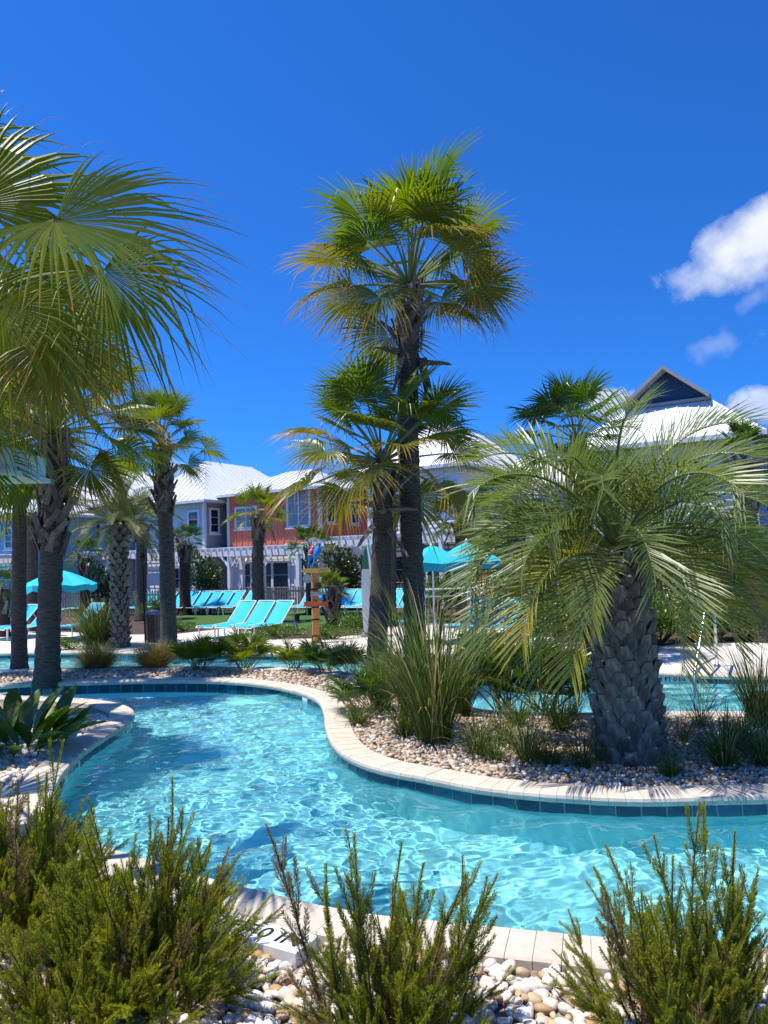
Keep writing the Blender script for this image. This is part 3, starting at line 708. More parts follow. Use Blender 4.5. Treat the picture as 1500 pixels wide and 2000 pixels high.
# small palm by the signpost, fans behind the pindo palm
for px, py, hy, Y, rad, scl, lab in ((650, 1222, 1158, 24, .2, .34, 'small bright fan palm right behind the wooden signpost'),):
    p = Vector((AT(px, py, Y).x, Y, -.03)); h = AT(px, hy, Y)
    sabal(p, h, rad, 20, scl, 1, lab, None, (.2, h.z), 40, tmat='trunk_red', yellow=.25, name='fan_palm', emax=6)
for px, hy, Y, scl, lab in ((1125, 865, 15, .66, 'fan palm rising behind the pindo palm below the blue gable'), (1452, 900, 17, .42, 'dark fan palm in front of the white roof with blue gable'), (1000, 990, 21, .55, 'fan palm behind the turquoise umbrellas'), (900, 1020, 24, .55, 'fan palm between tallest palm and umbrellas')):
    h = AT(px, hy, Y); p = Vector((h.x + .2, Y, -.03))
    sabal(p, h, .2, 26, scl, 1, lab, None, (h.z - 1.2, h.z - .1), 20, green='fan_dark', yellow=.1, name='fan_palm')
# near palm: trunk just outside the frame, its big leaves reach in
hb = Vector((-3.75, 5.7, ZB)); hh = Vector((-3.55, 5.45, 3.35))
hp = thing('cabbage_palm', hb, 'large near palm whose broad split fans hang in over the water', 'palm tree')
htr, hpts = trunk_fn(hp, hb, hh, .2, .19, 'trunk_grey'); boots(htr, hpts, 1.4, 3.2, .19, 40)
def hero(hub, tipdir, nrm, Rr, mat, seed, nseg=64, droop=.35, spread=R(150), fold=.25, rec=.35, sag=.25):
    rs_ = random.Random(seed); mb = MB(); pts = []
    for k in range(9):
        t_ = k / 8; p = hh.lerp(hub, t_) + Vector((0, 0, sag * math.sin(t_ * 3.14159))); pts.append(p)
    mb.tube(pts, [.032 - .015 * k / 8 for k in range(9)], 6, 1)
    fan_blade(mb, hub, tipdir, nrm, Rr, nseg, spread, droop, rs_, 5, fold, rec, 0)
    s = tipdir.cross(nrm).normalized(); f = tipdir.normalized()
    for k in range(22):     # curling fibres between the segments
        a = rs_.uniform(-1.6, 1.6); d = f * math.cos(a) + s * math.sin(a); p = hub + d * Rr * rs_.uniform(.45, .8); q = []
        dd = (d + Vector((rs_.uniform(-.5, .5), rs_.uniform(-.5, .5), rs_.uniform(-.1, .6)))).normalized(); L = rs_.uniform(.15, .4)
        for j in range(6): q.append(p + dd * (L * j / 5) - Vector((0, 0, L * .5 * (j / 5) ** 2.2)))
        mb.tube(q, [.0014] * 6, 3, 0, False, [1.] * 6, .9)
    return mb.build('frond', [mat, 'petiole'], hp, attrs=True)
X, Yv, Z = Vector((1, 0, 0)), Vector((0, 1, 0)), Vector((0, 0, 1))
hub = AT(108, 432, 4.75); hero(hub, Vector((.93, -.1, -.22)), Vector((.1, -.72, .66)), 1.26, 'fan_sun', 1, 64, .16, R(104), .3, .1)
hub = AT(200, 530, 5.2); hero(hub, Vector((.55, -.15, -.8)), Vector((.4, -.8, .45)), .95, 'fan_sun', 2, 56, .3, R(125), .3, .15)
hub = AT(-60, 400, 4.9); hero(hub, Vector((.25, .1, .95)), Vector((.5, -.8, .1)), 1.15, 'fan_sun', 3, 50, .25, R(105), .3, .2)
hub = AT(100, 660, 4.9); hero(hub, Vector((.35, -.1, -.92)), Vector((.5, -.8, .3)), .72, 'fan_yellow', 4, 44, .2, R(70), .4, .1)
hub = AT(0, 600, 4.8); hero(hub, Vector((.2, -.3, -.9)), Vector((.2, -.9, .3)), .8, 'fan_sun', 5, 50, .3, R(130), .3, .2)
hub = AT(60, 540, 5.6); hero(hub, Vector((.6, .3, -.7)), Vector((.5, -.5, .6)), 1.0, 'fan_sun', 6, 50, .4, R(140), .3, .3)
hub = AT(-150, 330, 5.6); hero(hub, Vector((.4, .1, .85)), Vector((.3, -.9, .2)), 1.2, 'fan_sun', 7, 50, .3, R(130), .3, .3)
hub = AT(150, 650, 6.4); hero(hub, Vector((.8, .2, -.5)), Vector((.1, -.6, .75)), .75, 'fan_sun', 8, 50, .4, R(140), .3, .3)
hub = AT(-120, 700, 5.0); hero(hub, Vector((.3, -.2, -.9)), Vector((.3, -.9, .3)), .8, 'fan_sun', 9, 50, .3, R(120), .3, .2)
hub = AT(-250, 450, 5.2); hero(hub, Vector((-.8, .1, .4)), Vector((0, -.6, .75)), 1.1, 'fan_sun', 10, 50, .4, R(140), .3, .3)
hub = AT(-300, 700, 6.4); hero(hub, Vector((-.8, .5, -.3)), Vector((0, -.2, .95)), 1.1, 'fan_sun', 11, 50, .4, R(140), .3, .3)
# ------------------------------------------------------------------ feather palms
def feather(el, bend, L, rs_, nl, lmax, w, vup=.5, droop=.25, ang=R(48)):
    mb = MB(); nst = 22; p = Vector((.04, 0, 0)); pts = []; tg = []; e = el
    sw = rs_.uniform(-.25, .25)
    for k in range(nst + 1):
        pts.append(p.copy()); yaw = sw * (k / nst) ** 2; d = Vector((math.cos(e) * math.cos(yaw), math.cos(e) * math.sin(yaw), math.sin(e))); tg.append(d); p = p + d * (L / nst)
        e -= bend / nst * (.5 + 1.0 * k / nst)
    mb.tube(pts, [.026 * (1 - .85 * k / nst) for k in range(nst + 1)], 4, 1)
    for i in range(nl):
        u = .2 + .8 * (i + .5) / nl; x = u * nst; k = min(int(x), nst - 1); q = pts[k].lerp(pts[k + 1], x - k); d = tg[k]
        side0 = Vector((-d.y, d.x, 0)); side0 = side0.normalized() if side0.length > .05 else Vector((0, 1, 0)); up = side0.cross(d) * -1
        if up.dot(Vector((-math.sin(el), 0, math.cos(el)))) < 0 and el < 1.2: up = -up
        ll = lmax * (.35 + .65 * math.sin(math.pi * min(1, .1 + .82 * u)) ** .7) * rs_.uniform(.88, 1.08)
        for sg in (-1, 1):
            a = ang * (1.15 - .55 * u) * rs_.uniform(.9, 1.1)
            dd = (d * math.cos(a) + side0 * (sg * math.sin(a)) + up * (vup * rs_.uniform(.6, 1.2) * math.sin(a))).normalized()
            c = d.cross(dd).cross(dd).normalized(); va = rs_.random(); P_ = []
            for t_ in (0, .35, .7, 1.0): P_.append(q + dd * (ll * t_) - Vector((0, 0, droop * ll * t_ * t_ * rs_.uniform(.7, 1.3))))
            mb.strip(P_, c, [w * .5, w, w * .8, 0], 0, [u * .3, .3, .6, 1.0], va)
    return mb
FEA = {}
def fset(key, specs, mats, **kw):
    for ei, (el, bend) in enumerate(specs):
        for v_ in range(2):
            rs_ = random.Random(hash((len(key), ei, v_)) % 9999); mb = feather(R(el), R(bend), rs_=rs_, **kw)
            for mt in mats: FEA[key, ei, v_, mt] = mb.mesh('frond', [mt, 'petiole'], attrs=True)
PIN = [(80, 98), (71, 104), (60, 110), (44, 115), (28, 105), (10, 92), (-12, 75)]
fset('pindo', PIN, ('feather_sage', 'feather_yellow'), L=1.82, nl=48, lmax=.56, w=.0075, vup=.85, droop=.14)
DAT = [(80, 40), (62, 60), (45, 70), (28, 75), (8, 70), (-15, 60)]
fset('dates', DAT, ('feather_olive',), L=1.9, nl=44, lmax=.38, w=.010, vup=.5, droop=.12)
def scale_mesh(k):
    rs_ = random.Random(k); mb = MB(); rows = []
    prof = ((-.10, .045, .012), (-.04, .078, .042), (.04, .074, .062), (.095, .050, .070), (.115, .040, .064))
    for z, w, x in prof: rows.append([mb.vert((x * .2, -w, z)), mb.vert((x * .82, -w * .62, z)), mb.vert((x, 0, z + (.008 if z > .08 else 0))), mb.vert((x * .82, w * .62, z)), mb.vert((x * .2, w, z))])
    for a, b_ in zip(rows, rows[1:]):
        for j in range(4): mb.face((a[j], a[j + 1], b_[j + 1], b_[j]))
    i = mb.vert((-.03, -.03, .105)); j = mb.vert((-.03, .03, .105)); r_ = rows[-1]
    mb.face((r_[0], r_[1], r_[2], r_[3], r_[4], j, i), 1)
    return mb.mesh('leaf_base', ['scale_grey', 'scale_cut'])
SCALE = [scale_mesh(k) for k in range(4)]
pb = base_at(1228, 1485); ph_ = heart_at(1212, 1085, pb.y)
pin = thing('pindo_palm', pb, 'stocky pindo palm with scaly grey trunk and arching sage fronds on the pebble bed', 'palm tree')
mb = MB(); mb.tube([pb.lerp(ph_, k / 12) for k in range(13)], [.285 - .08 * (k / 12) ** 1.2 for k in range(13)], 16); ptr = mb.build('trunk', 'scale_grey', pin, smooth=True)
rs_ = random.Random(5); nrow = 17; HT = (ph_ - pb).length
for r_ in range(nrow):
    z = .06 + (HT - .02) * (r_ + .3) / nrow; c = pb.lerp(ph_, z / HT); rr = .285 - .08 * (z / HT) ** 1.2; k_ = 11
    for j in range(k_):
        az = 6.28318 * (j + .5 * (r_ % 2)) / k_ + rs_.uniform(-.07, .07) + .05 * r_; s_ = rs_.uniform(.86, 1.2) * rr / .26
        m4 = Matrix.Translation(c - pb) @ Matrix.Rotation(az, 4, 'Z') @ Matrix.Translation((rr - .005, 0, rs_.uniform(-.012, .012))) @ Matrix.Rotation(rs_.uniform(-.2, .2), 4, 'X') @ Matrix.Rotation(.2 + rs_.uniform(-.12, .16) + (.35 if r_ > nrow - 4 else 0), 4, 'Y') @ Matrix.Diagonal((s_, s_ * 1.08, rs_.uniform(.92, 1.32), 1))
        place('leaf_base', rs_.choice(SCALE), ptr, m4)
for k in range(48):
    u = (k + .5) / 48; ei = int(round(u ** .85 * 6)); az = k * 2.39996 + rs_.uniform(-.2, .2)
    mt = 'feather_yellow' if ei >= 6 and rs_.random() < .25 else 'feather_sage'
    place('frond', FEA['pindo', ei, rs_.randrange(2), mt], pin, rot4(ph_ - pb + Vector((0, 0, .1 * (1 - u))), rs_.uniform(-.25, .25), rs_.uniform(-.1, .1), az, rs_.uniform(.88, 1.08)))
for az, ei, mt, s_ in ((-2.45, 5, 'feather_yellow', 1.05), (-2.15, 6, 'feather_yellow', .92), (-.75, 6, 'feather_yellow', .78), (-.35, 5, 'feather_yellow', .8), (-2.75, 5, 'feather_sage', 1.1), (-1.0, 5, 'feather_yellow', .62)):
    place('frond', FEA['pindo', ei, 0, mt], pin, rot4(ph_ - pb, rs_.uniform(-.2, .2), 0, az, s_))
db_ = base_at(236, 1268); dh = heart_at(232, 1020, db_.y)
dat = thing('date_palm', db_, 'feathery date palm with dark rough trunk behind the golden grass mounds', 'palm tree')
tr, pts = trunk_fn(dat, db_, dh, .2, .22, 'trunk_grey', ringz=.12)
for r_ in range(22):
    z = .1 + (dh.z - db_.z - .1) * r_ / 22
    for j in range(8):
        az = 6.28318 * (j + .5 * (r_ % 2)) / 8 + rs_.uniform(-.1, .1); c = db_.lerp(dh, z / (dh.z - db_.z))
        place('leaf_base', rs_.choice(SCALE), tr, Matrix.Translation(c - db_) @ Matrix.Rotation(az, 4, 'Z') @ Matrix.Translation((.195, 0, 0)) @ Matrix.Rotation(.25 + rs_.uniform(-.1, .2) + (.3 if r_ > 16 else 0), 4, 'Y') @ Matrix.Scale(rs_.uniform(.7, 1.0) * (1.4 if r_ > 17 else 1), 4))
for k in range(40):
    u = (k + .5) / 40; ei = int(round(u * 5)); place('frond', FEA['dates', ei, rs_.randrange(2), 'feather_olive'], dat, rot4(dh - db_, rs_.uniform(-.2, .2), rs_.uniform(-.1, .1), k * 2.39996, rs_.uniform(.68, .9)))
# ------------------------------------------------------------------ rosemary in the foreground
def needle(mb, p, d, L, w, tip, var):
    s = d.cross(Vector((random.uniform(-1, 1), random.uniform(-1, 1), random.uniform(-1, 1))))
    if s.length < .01: return
    s.normalize(); i = (mb.vert(p, tip, var), mb.vert(p + d * L * .5 + s * w, tip, var), mb.vert(p + d * L, tip, var), mb.vert(p + d * L * .5 - s * w, tip, var)); mb.face(i, 0)
def shoot(mb, p, d, L, lean, dens, bright):
    n = 9; pts = [p.copy()]; d = d.normalized(); tgs = [d.copy()]
    for k in range(n):
        d = (d + lean / n + Vector((random.uniform(-.07, .07), random.uniform(-.07, .07), 0))).normalized(); p = p + d * L / n; pts.append(p.copy()); tgs.append(d.copy())
    mb.tube(pts, [.0042 * (1 - .7 * k / n) * (L / .5 + .4) for k in range(n + 1)], 4, 1, False)
    nn = int(L / .0031 * dens)
    for i in range(nn):
        u = .06 + .94 * i / nn; x = u * n; k = min(int(x), n - 1); q = pts[k].lerp(pts[k + 1], x - k); t_ = tgs[k]
        a0 = Vector((t_.y, -t_.x, .3)).cross(t_).normalized(); b0_ = t_.cross(a0); ph = i * 2.1 + random.uniform(-.4, .4)
        for m_ in range(3):
            o_ = a0 * math.cos(ph + m_ * 2.1) + b0_ * math.sin(ph + m_ * 2.1); up = .75 + .9 * u ** 4
            needle(mb, q, (o_ + t_ * up * random.uniform(.7, 1.3)).normalized(), random.uniform(.022, .034) * (1.0 - .3 * u ** 6), .0021, bright * u ** 2 + random.uniform(0, .2), random.random())
    return pts, tgs
BRANCH = []
for k in range(9):
    random.seed(500 + k); mb = MB(); L = .8
    pts, tgs = shoot(mb, Vector((0, 0, 0)), Vector((.0, 0, 1)), L, Vector((random.uniform(-.45, .6), random.uniform(-.4, .4), .1)), .6, .85)
    for j in range(12):
        u = random.uniform(.12, .88); q = pts[int(u * 9)]; az = random.uniform(0, 6.28)
        shoot(mb, q, tgs[int(u * 9)] + Vector((math.cos(az), math.sin(az), 0)) * .75, random.uniform(.12, .28) * (1.15 - .5 * u), Vector((0, 0, .7)), .8, .8)
    BRANCH.append(mb.mesh('branch', ['rosemary', 'stem_brown'], attrs=True))
    if k == 4: BRANCH.append(mb.mesh('branch', ['rosemary_dry', 'stem_brown'], attrs=True))
random.seed(99)
def rosemary(px, py, n, hmax, spread, rbase, label, hi=()):
    b_ = base_at(px, py); t_ = thing('rosemary_bush', b_, label, 'shrub', None)
    for k in range(n):
        az = random.uniform(0, 6.28); u = random.random() ** .6; le = spread * u * random.uniform(.7, 1.25); s_ = hmax / .8 * (1.0 - .38 * u) * random.uniform(.5, 1.08)
        r_ = rbase * u * random.uniform(.6, 1.1)
        m4 = Matrix.Translation((r_ * math.cos(az), r_ * math.sin(az), 0)) @ Matrix.Rotation(az, 4, 'Z') @ Matrix.Rotation(le, 4, 'Y') @ Matrix.Rotation(random.uniform(0, 6.28), 4, 'Z') @ Matrix.Scale(s_, 4)
        place('branch', random.choice(BRANCH), t_, m4)
    for tx, ty in hi:   # tall spires reaching above the mass
        top = AT(tx, ty, b_.y + random.uniform(-.1, .1)); d = top - b_; foot = Vector((d.x * .55, d.y * .5, 0)); L = (d - foot).length
        q = Vector((0, 0, 1)).rotation_difference((d - foot).normalized())
        place('branch', random.choice(BRANCH), t_, Matrix.Translation(foot) @ q.to_matrix().to_4x4() @ Matrix.Rotation(random.uniform(0, 6.28), 4, 'Z') @ Matrix.Diagonal((.8, .8, L / .8, 1)))
    return t_
rosemary(262, 1942, 125, .80, R(55), .38, 'dense dark rosemary bush hiding the corner of the pool marker slab', ((355, 1520), (395, 1580), (300, 1600), (235, 1540), (450, 1680), (205, 1580), (420, 1620)))
rosemary(130, 2000, 70, .62, R(58), .34, 'low spreading rosemary in front of the dense dark bush', ())
rosemary(105, 1765, 60, .62, R(50), .22, 'small rosemary hugging the curved kerb between the larger bushes', ((120, 1600), (70, 1590)))
rosemary(0, 1830, 115, .92, R(52), .34, 'rosemary bush rising beside the cast iron plant', ((85, 1440), (105, 1480), (10, 1560), (160, 1560), (60, 1520)))
rosemary(770, 2030, 72, .70, R(56), .26, 'loose rosemary bush with bare spires before the middle of the near kerb', ((540, 1600), (655, 1615), (745, 1640), (690, 1680), (790, 1650), (900, 1680), (935, 1680), (975, 1730), (600, 1690), (850, 1700)))
rosemary(1360, 2025, 98, .74, R(55), .34, 'tall bright rosemary bush beside the gap of white pebbles', ((1335, 1565), (1390, 1570), (1440, 1610), (1305, 1640), (1225, 1650), (1160, 1740), (1480, 1680), (1275, 1680), (1190, 1700), (1420, 1660)))
# ------------------------------------------------------------------ grasses, palmettos, leafy plants
def clump(k, n, hmin, hmax, rb, lean, width, curl):
    random.seed(k); mb = MB()
    for i in range(n):
        az = random.uniform(0, 6.28); r_ = rb * random.random() ** .5; p = Vector((r_ * math.cos(az), r_ * math.sin(az), 0)); az += random.uniform(-.7, .7); L = random.uniform(hmin, hmax)
        e = R(90) - random.random() ** .8 * lean; c_ = curl * (random.uniform(.2, 1.6) if random.random() > .2 else random.uniform(1.5, 3.4)); q = []; ns = 6
        for j in range(ns + 1):
            q.append(p.copy()); p = p + sphd(az, e) * (L / ns); e -= c_ / ns * (.3 + 1.4 * j / ns)
        s = Vector((-math.sin(az), math.cos(az), 0)); s = (s + Vector((random.uniform(-.5, .5), random.uniform(-.5, .5), 0))).normalized()
        dry = random.random() < .24
        mb.strip(q, s, [width * (1 - .1 * j / ns) * (1 if j < ns - 1 else .6) if j < ns else 0 for j in range(ns + 1)], 0, [1. if dry else j / ns for j in range(ns + 1)], random.random())
    return mb
TALL = [clump(k, 330, .7, 1.6, .13, R(25), .0055, .75) for k in (1, 2)]
TUFT = [clump(k, 190, .25, .62, .07, R(48), .0042, 1.2) for k in (3, 4, 5)]
WISP = [clump(k, 110, .5, 1.1, .07, R(40), .003, 1.5) for k in (6, 7)]
MOUND = [clump(k, 1500, .38, .62, .16, R(70), .0035, .75) for k in (8, 9)]
DARKG = [clump(k, 700, .9, 1.7, .35, R(40), .008, .9) for k in (10,)]
TALL = [m_.mesh('blades', 'reed', attrs=True) for m_ in TALL]; TUFT = [m_.mesh('blades', 'reed', attrs=True) for m_ in TUFT]; WISP = [m_.mesh('blades', 'reed', attrs=True) for m_ in WISP]
MOUND = [m_.mesh('blades', 'muhly', attrs=True) for m_ in MOUND]; DARKG = [m_.mesh('blades', 'reed', attrs=True) for m_ in DARKG]
random.seed(31)
def grass(px, py, me, s_, label, cat='grass clump', name='grass_clump', group=None, z=None):
    p = G(px, py, BZ) if z is None else G(px, py, z)
    o = place(name, me, None, rot4(p, 0, 0, random.uniform(0, 6.28), s_)); return tag(o, label, cat, group)
grass(848, 1452, TALL[0], 1.32, 'tallest green reed clump with a dense upright tuft, beside the pool kerb')
grass(815, 1425, TALL[1], 1.0, 'leaning reed clump behind the tallest one')
grass(745, 1392, TALL[1], .7, 'low spreading reed clump at the foot of the two middle palms')
grass(905, 1400, TALL[0], .62, 'reed clump between the tallest reeds and the dark palmetto')
for px, py, s_, lab in ((935, 1478, .95, 'small grass tuft next to the tallest reeds'), (1030, 1492, 1.05, 'yellowish grass tuft between the reeds and the scaly trunk'), (1140, 1502, .8, 'short green tuft against the left foot of the scaly trunk'), (1095, 1430, 1.1, 'shaded tuft behind the kerb left of the scaly trunk'),
                        (1415, 1500, 1.15, 'bright grass tuft standing alone in the pebbles opposite the handrail'), (1310, 1520, .6, 'tiny tuft against the right foot of the scaly trunk'), (1010, 1420, .95, 'shaded tuft in front of the dark palmetto'), (985, 1455, .8, 'sparse tuft beside the reed clump')):
    grass(px, py, random.choice(TUFT), s_, lab)
for px, py, me_, s_, lab in ((880, 1378, WISP[0], .8, 'wispy grass on the back edge of the bed behind the tallest reeds'), (1120, 1405, WISP[1], .8, 'wispy grass in shade right behind the scaly trunk, pond side'), (1230, 1408, TUFT[0], 1.2, 'dark tuft hidden behind the scaly trunk'), (965, 1490, TUFT[1], .6, 'tiny tuft on the kerb edge between two larger tufts'), (1075, 1498, TUFT[2], .7, 'small tuft close to the kerb left of the scaly trunk foot'), (1455, 1470, TUFT[0], 1.0, 'tuft in the pebbles below the large arching grass clump'), (1335, 1455, WISP[0], .55, 'sparse wisp between the scaly trunk and the handrail'), (790, 1440, TUFT[2], 1.0, 'tuft at the base of the leaning reed clump'), (1500, 1500, TUFT[1], 1.1, 'tuft at the frame edge near the bright lone tuft'), (700, 1420, TUFT[0], .8, 'tuft beside the dark palmetto spilling over pebbles')): grass(px, py, me_, s_, lab)
grass(1368, 1425, WISP[0], .85, 'wispy grass clump in front of the pool handrail')
grass(1482, 1425, TALL[0], .72, 'large arching grass clump beside the wispy one and the handrail')
grass(1290, 1415, WISP[1], .6, 'thin wispy grass behind the scaly trunk')
grass(190, 1308, MOUND[0], 1.15, 'golden rounded grass mound nearest the thick dark palm trunk', name='grass_mound')
grass(303, 1306, MOUND[1], 1.15, 'golden rounded grass mound in front of the booted palm and bin', name='grass_mound')
grass(195, 1262, DARKG[0], .95, 'big dark green grass clump around the date palm', z=0)
def palmetto(px, py, n, s_, mt, label, z=BZ):
    p = G(px, py, z); t_ = thing('palmetto', p, label, 'palmetto')
    for k in range(n):
        ei = random.choice((0, 1, 1, 2, 2, 3, 3, 4, 4)); place('frond', FAN[1, ei, random.randrange(2), mt], t_, rot4((random.uniform(-.12, .12), random.uniform(-.12, .12), 0), random.uniform(-.3, .3), 0, random.uniform(0, 6.28), s_ * random.uniform(.7, 1.1)))
palmetto(385, 1312, 26, .40, 'fan_green', 'bright palmetto clump beside the golden mounds'); palmetto(478, 1310, 24, .38, 'fan_green', 'bright palmetto clump opposite the three front loungers')
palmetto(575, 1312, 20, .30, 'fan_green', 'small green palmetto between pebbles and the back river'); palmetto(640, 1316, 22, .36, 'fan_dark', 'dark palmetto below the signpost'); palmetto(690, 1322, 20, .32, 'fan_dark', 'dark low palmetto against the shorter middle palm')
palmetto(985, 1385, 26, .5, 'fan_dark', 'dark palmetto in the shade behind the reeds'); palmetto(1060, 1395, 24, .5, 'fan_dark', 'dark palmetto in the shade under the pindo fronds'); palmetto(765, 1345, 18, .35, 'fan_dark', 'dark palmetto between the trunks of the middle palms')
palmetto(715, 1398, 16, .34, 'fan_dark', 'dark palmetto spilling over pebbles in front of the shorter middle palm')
# cast iron plant
mb = MB(); q = []; ws = []; tp_ = []
for k in range(11):
    t_ = k / 10; q.append(Vector((.28 * t_ ** 1.8, 0, .62 * t_ - .1 * t_ ** 3))); ws.append(.006 if t_ < .25 else .075 * math.sin(math.pi * min(1, (t_ - .22) / .78)) ** .75 + .002); tp_.append(t_ * .5)
ws[-1] = 0; nrm = [Vector((-.6, 0, .6))] * 11
mb.strip(q, Vector((0, 1, 0)), ws, 0, tp_, .2, fold=-.35, normal=nrm); CAST = [mb.mesh('leaf', 'cast_leaf', smooth=True, attrs=True)]
p = G(45, 1475, BZ); cp = thing('cast_iron_plant', p, 'broad glossy leaved cast iron plant in shade on the pebble spit', 'plant')
for k in range(46):
    az = k * 2.4 + random.uniform(-.4, .4); r_ = random.uniform(.02, .38)
    place('leaf', CAST[0], cp, Matrix.Translation((r_ * math.cos(az) * 1.1, r_ * math.sin(az), 0)) @ Matrix.Rotation(az + random.uniform(-.8, .8), 4, 'Z') @ Matrix.Rotation(random.uniform(-.15, .75), 4, 'Y') @ Matrix.Rotation(random.uniform(-.5, .5), 4, 'Z') @ Matrix.Scale(random.uniform(.95, 1.4), 4))
# leafy shrubs
def leafcloud(k, n, rx, ry, rz, ls, mat):
    rs_ = random.Random(k); mb = MB(); lob = [(Vector((rs_.uniform(-.7, .7) * rx, rs_.uniform(-.7, .7) * ry, rs_.uniform(.25, .8) * rz)), rs_.uniform(.3, .55)) for _ in range(11)]
    for i in range(n):
        c, r_ = rs_.choice(lob); d = sphd(rs_.uniform(0, 6.28), math.asin(rs_.uniform(-.6, 1))); p = c + Vector((d.x * rx, d.y * ry, d.z * rz)) * r_ * rs_.random() ** .35
        if p.z < .02: p.z = rs_.uniform(.02, .15)
        dd = (d + Vector((rs_.uniform(-.8, .8), rs_.uniform(-.8, .8), rs_.uniform(-.3, .8)))).normalized(); s = dd.cross(Vector((rs_.uniform(-1, 1), rs_.uniform(-1, 1), 1))).normalized(); l = ls * rs_.uniform(.6, 1.2); va = rs_.random()
        mb.face((mb.vert(p, 0, va), mb.vert(p + dd * l * .5 + s * l * .28, 0, va), mb.vert(p + dd * l, .3, va), mb.vert(p + dd * l * .5 - s * l * .28, 0, va)))
    me = mb.mesh('foliage', mat, attrs=True)
    ms = MB()
    for c, r_ in lob: ms.tube([(0, 0, -.03), (c.x * .5, c.y * .5, c.z * .6), c], [.02, .014, .006], 4)
    return me, ms.mesh('stem', 'stem_brown')
SH = {'low': leafcloud(1, 2600, .9, .6, .45, .07, 'shrub_green'), 'tall': leafcloud(2, 3200, .8, .7, 1.2, .09, 'shrub_green'), 'dark': leafcloud(3, 2600, .7, .7, 1.7, .13, 'shrub_dark'), 'hedge': leafcloud(4, 3600, 1.3, .7, 1.0, .1, 'shrub_green')}
def shrub(px, py, kind, s_, label, Y=None, group=None, sz=1.):
    p = G(px, py, 0) if Y is None else Vector((AT(px, 1200, Y).x, Y, 0))
    t_ = thing('shrub', p, label, 'shrub', group); f_, st_ = SH[kind]; a = random.uniform(-.4, .4); m4 = Matrix.Rotation(a, 4, 'Z') @ Matrix.Diagonal((s_, s_, s_ * sz, 1))
    place('foliage', f_, t_, m4); place('stem', st_, t_, m4); return t_
shrub(548, 1247, 'low', .75, 'low bright green shrub left of the signpost foot'); shrub(650, 1248, 'low', .75, 'low bright green shrub right of the signpost foot'); shrub(695, 1238, 'hedge', .55, 'arching green shrub behind the signpost and small fan palm')
shrub(500, 1236, 'low', .45, 'low shrub behind the three front loungers'); shrub(360, 1232, 'low', .6, 'green ground shrub left of the three front loungers'); shrub(780, 1222, 'low', .9, 'yellow green shrub between the middle palm trunks')
shrub(140, 1268, 'low', .6, 'small yellow green shrub at the foot of the dark grass clump')
for k, (px, py) in enumerate(((1290, 1258), (1345, 1250), (1400, 1250), (1455, 1248), (1510, 1248), (1220, 1262), (1150, 1258), (1090, 1250))): shrub(px, py, 'hedge', .95, 'green hedge shrub along the deck behind the pool handrail', group='hedge along the deck')
shrub(395, 0, 'dark', 1.35, 'dark magnolia shrub under the pergola of the grey house', Y=35.5); shrub(665, 0, 'dark', 1.45, 'dark magnolia shrub at the corner of the coral house', Y=34); shrub(205, 0, 'dark', 1.2, 'dark shrub by the mint house pergola', Y=34.5)
for k, (px, Y) in enumerate(((1290, 24), (1380, 25), (1470, 23), (1560, 23), (1040, 26), (960, 27))): shrub(px, 0, 'tall', 2.0, 'tall green shrub growing at the right hand picket fence', Y=Y, group='shrubs at the right fence')
shrub(60, 1228, 'tall', .8, 'green shrub behind the left loungers'); shrub(300, 1215, 'tall', .7, 'green shrub behind the slatted bin'); shrub(860, 1205, 'tall', 1.2, 'leafy shrub under the turquoise umbrellas'); shrub(-60, 1215, 'tall', 1.1, 'green shrub beside the small left palm')
# ------------------------------------------------------------------ houses
ANG = R(33)
HU = Vector((-math.cos(ANG), math.sin(ANG), 0)); HV = Vector((math.sin(ANG), math.cos(ANG), 0))
UP = Vector((0, 0, 1))
def lap_wall(par, O, D, L, z0, z1, nrm, mat, name='wall', course=.19):
    mb = MB(); n = max(1, int((z1 - z0) / course)); h = (z1 - z0) / n
    for k in range(n):
        a = z0 + h * k; b_ = a + h
        p = [O + D * 0 + nrm * .028, O + D * L + nrm * .028, O + D * L + nrm * .002, O + nrm * .002]
        for q, z in zip(p, (a, a, b_, b_)): q.z = z
        mb.poly(p); u = [O + nrm * .028, O + D * L + nrm * .028, O + D * L, O.copy()]
        for q in u: q.z = a
        mb.poly(u[::-1])
    return mb.build(name, mat, par)
def flat_wall(par, O, D, L, z0, z1, nrm, mat, batten=None):
    mb = MB(); c = O + D * (L / 2) - nrm * .05; c.z = (z0 + z1) / 2; mb.box(c, (L, .1, z1 - z0), D, nrm, UP); w = mb.build('wall', mat, par)
    if batten:
        for k in range(1, int(L / batten) + 1):
            b_ = MB(); c = O + D * (k * batten - .1) + nrm * .018; c.z = (z0 + z1) / 2; b_.box(c, (.055, .036, z1 - z0 - .02), D, nrm, UP); b_.build('batten', mat, w)
    return w
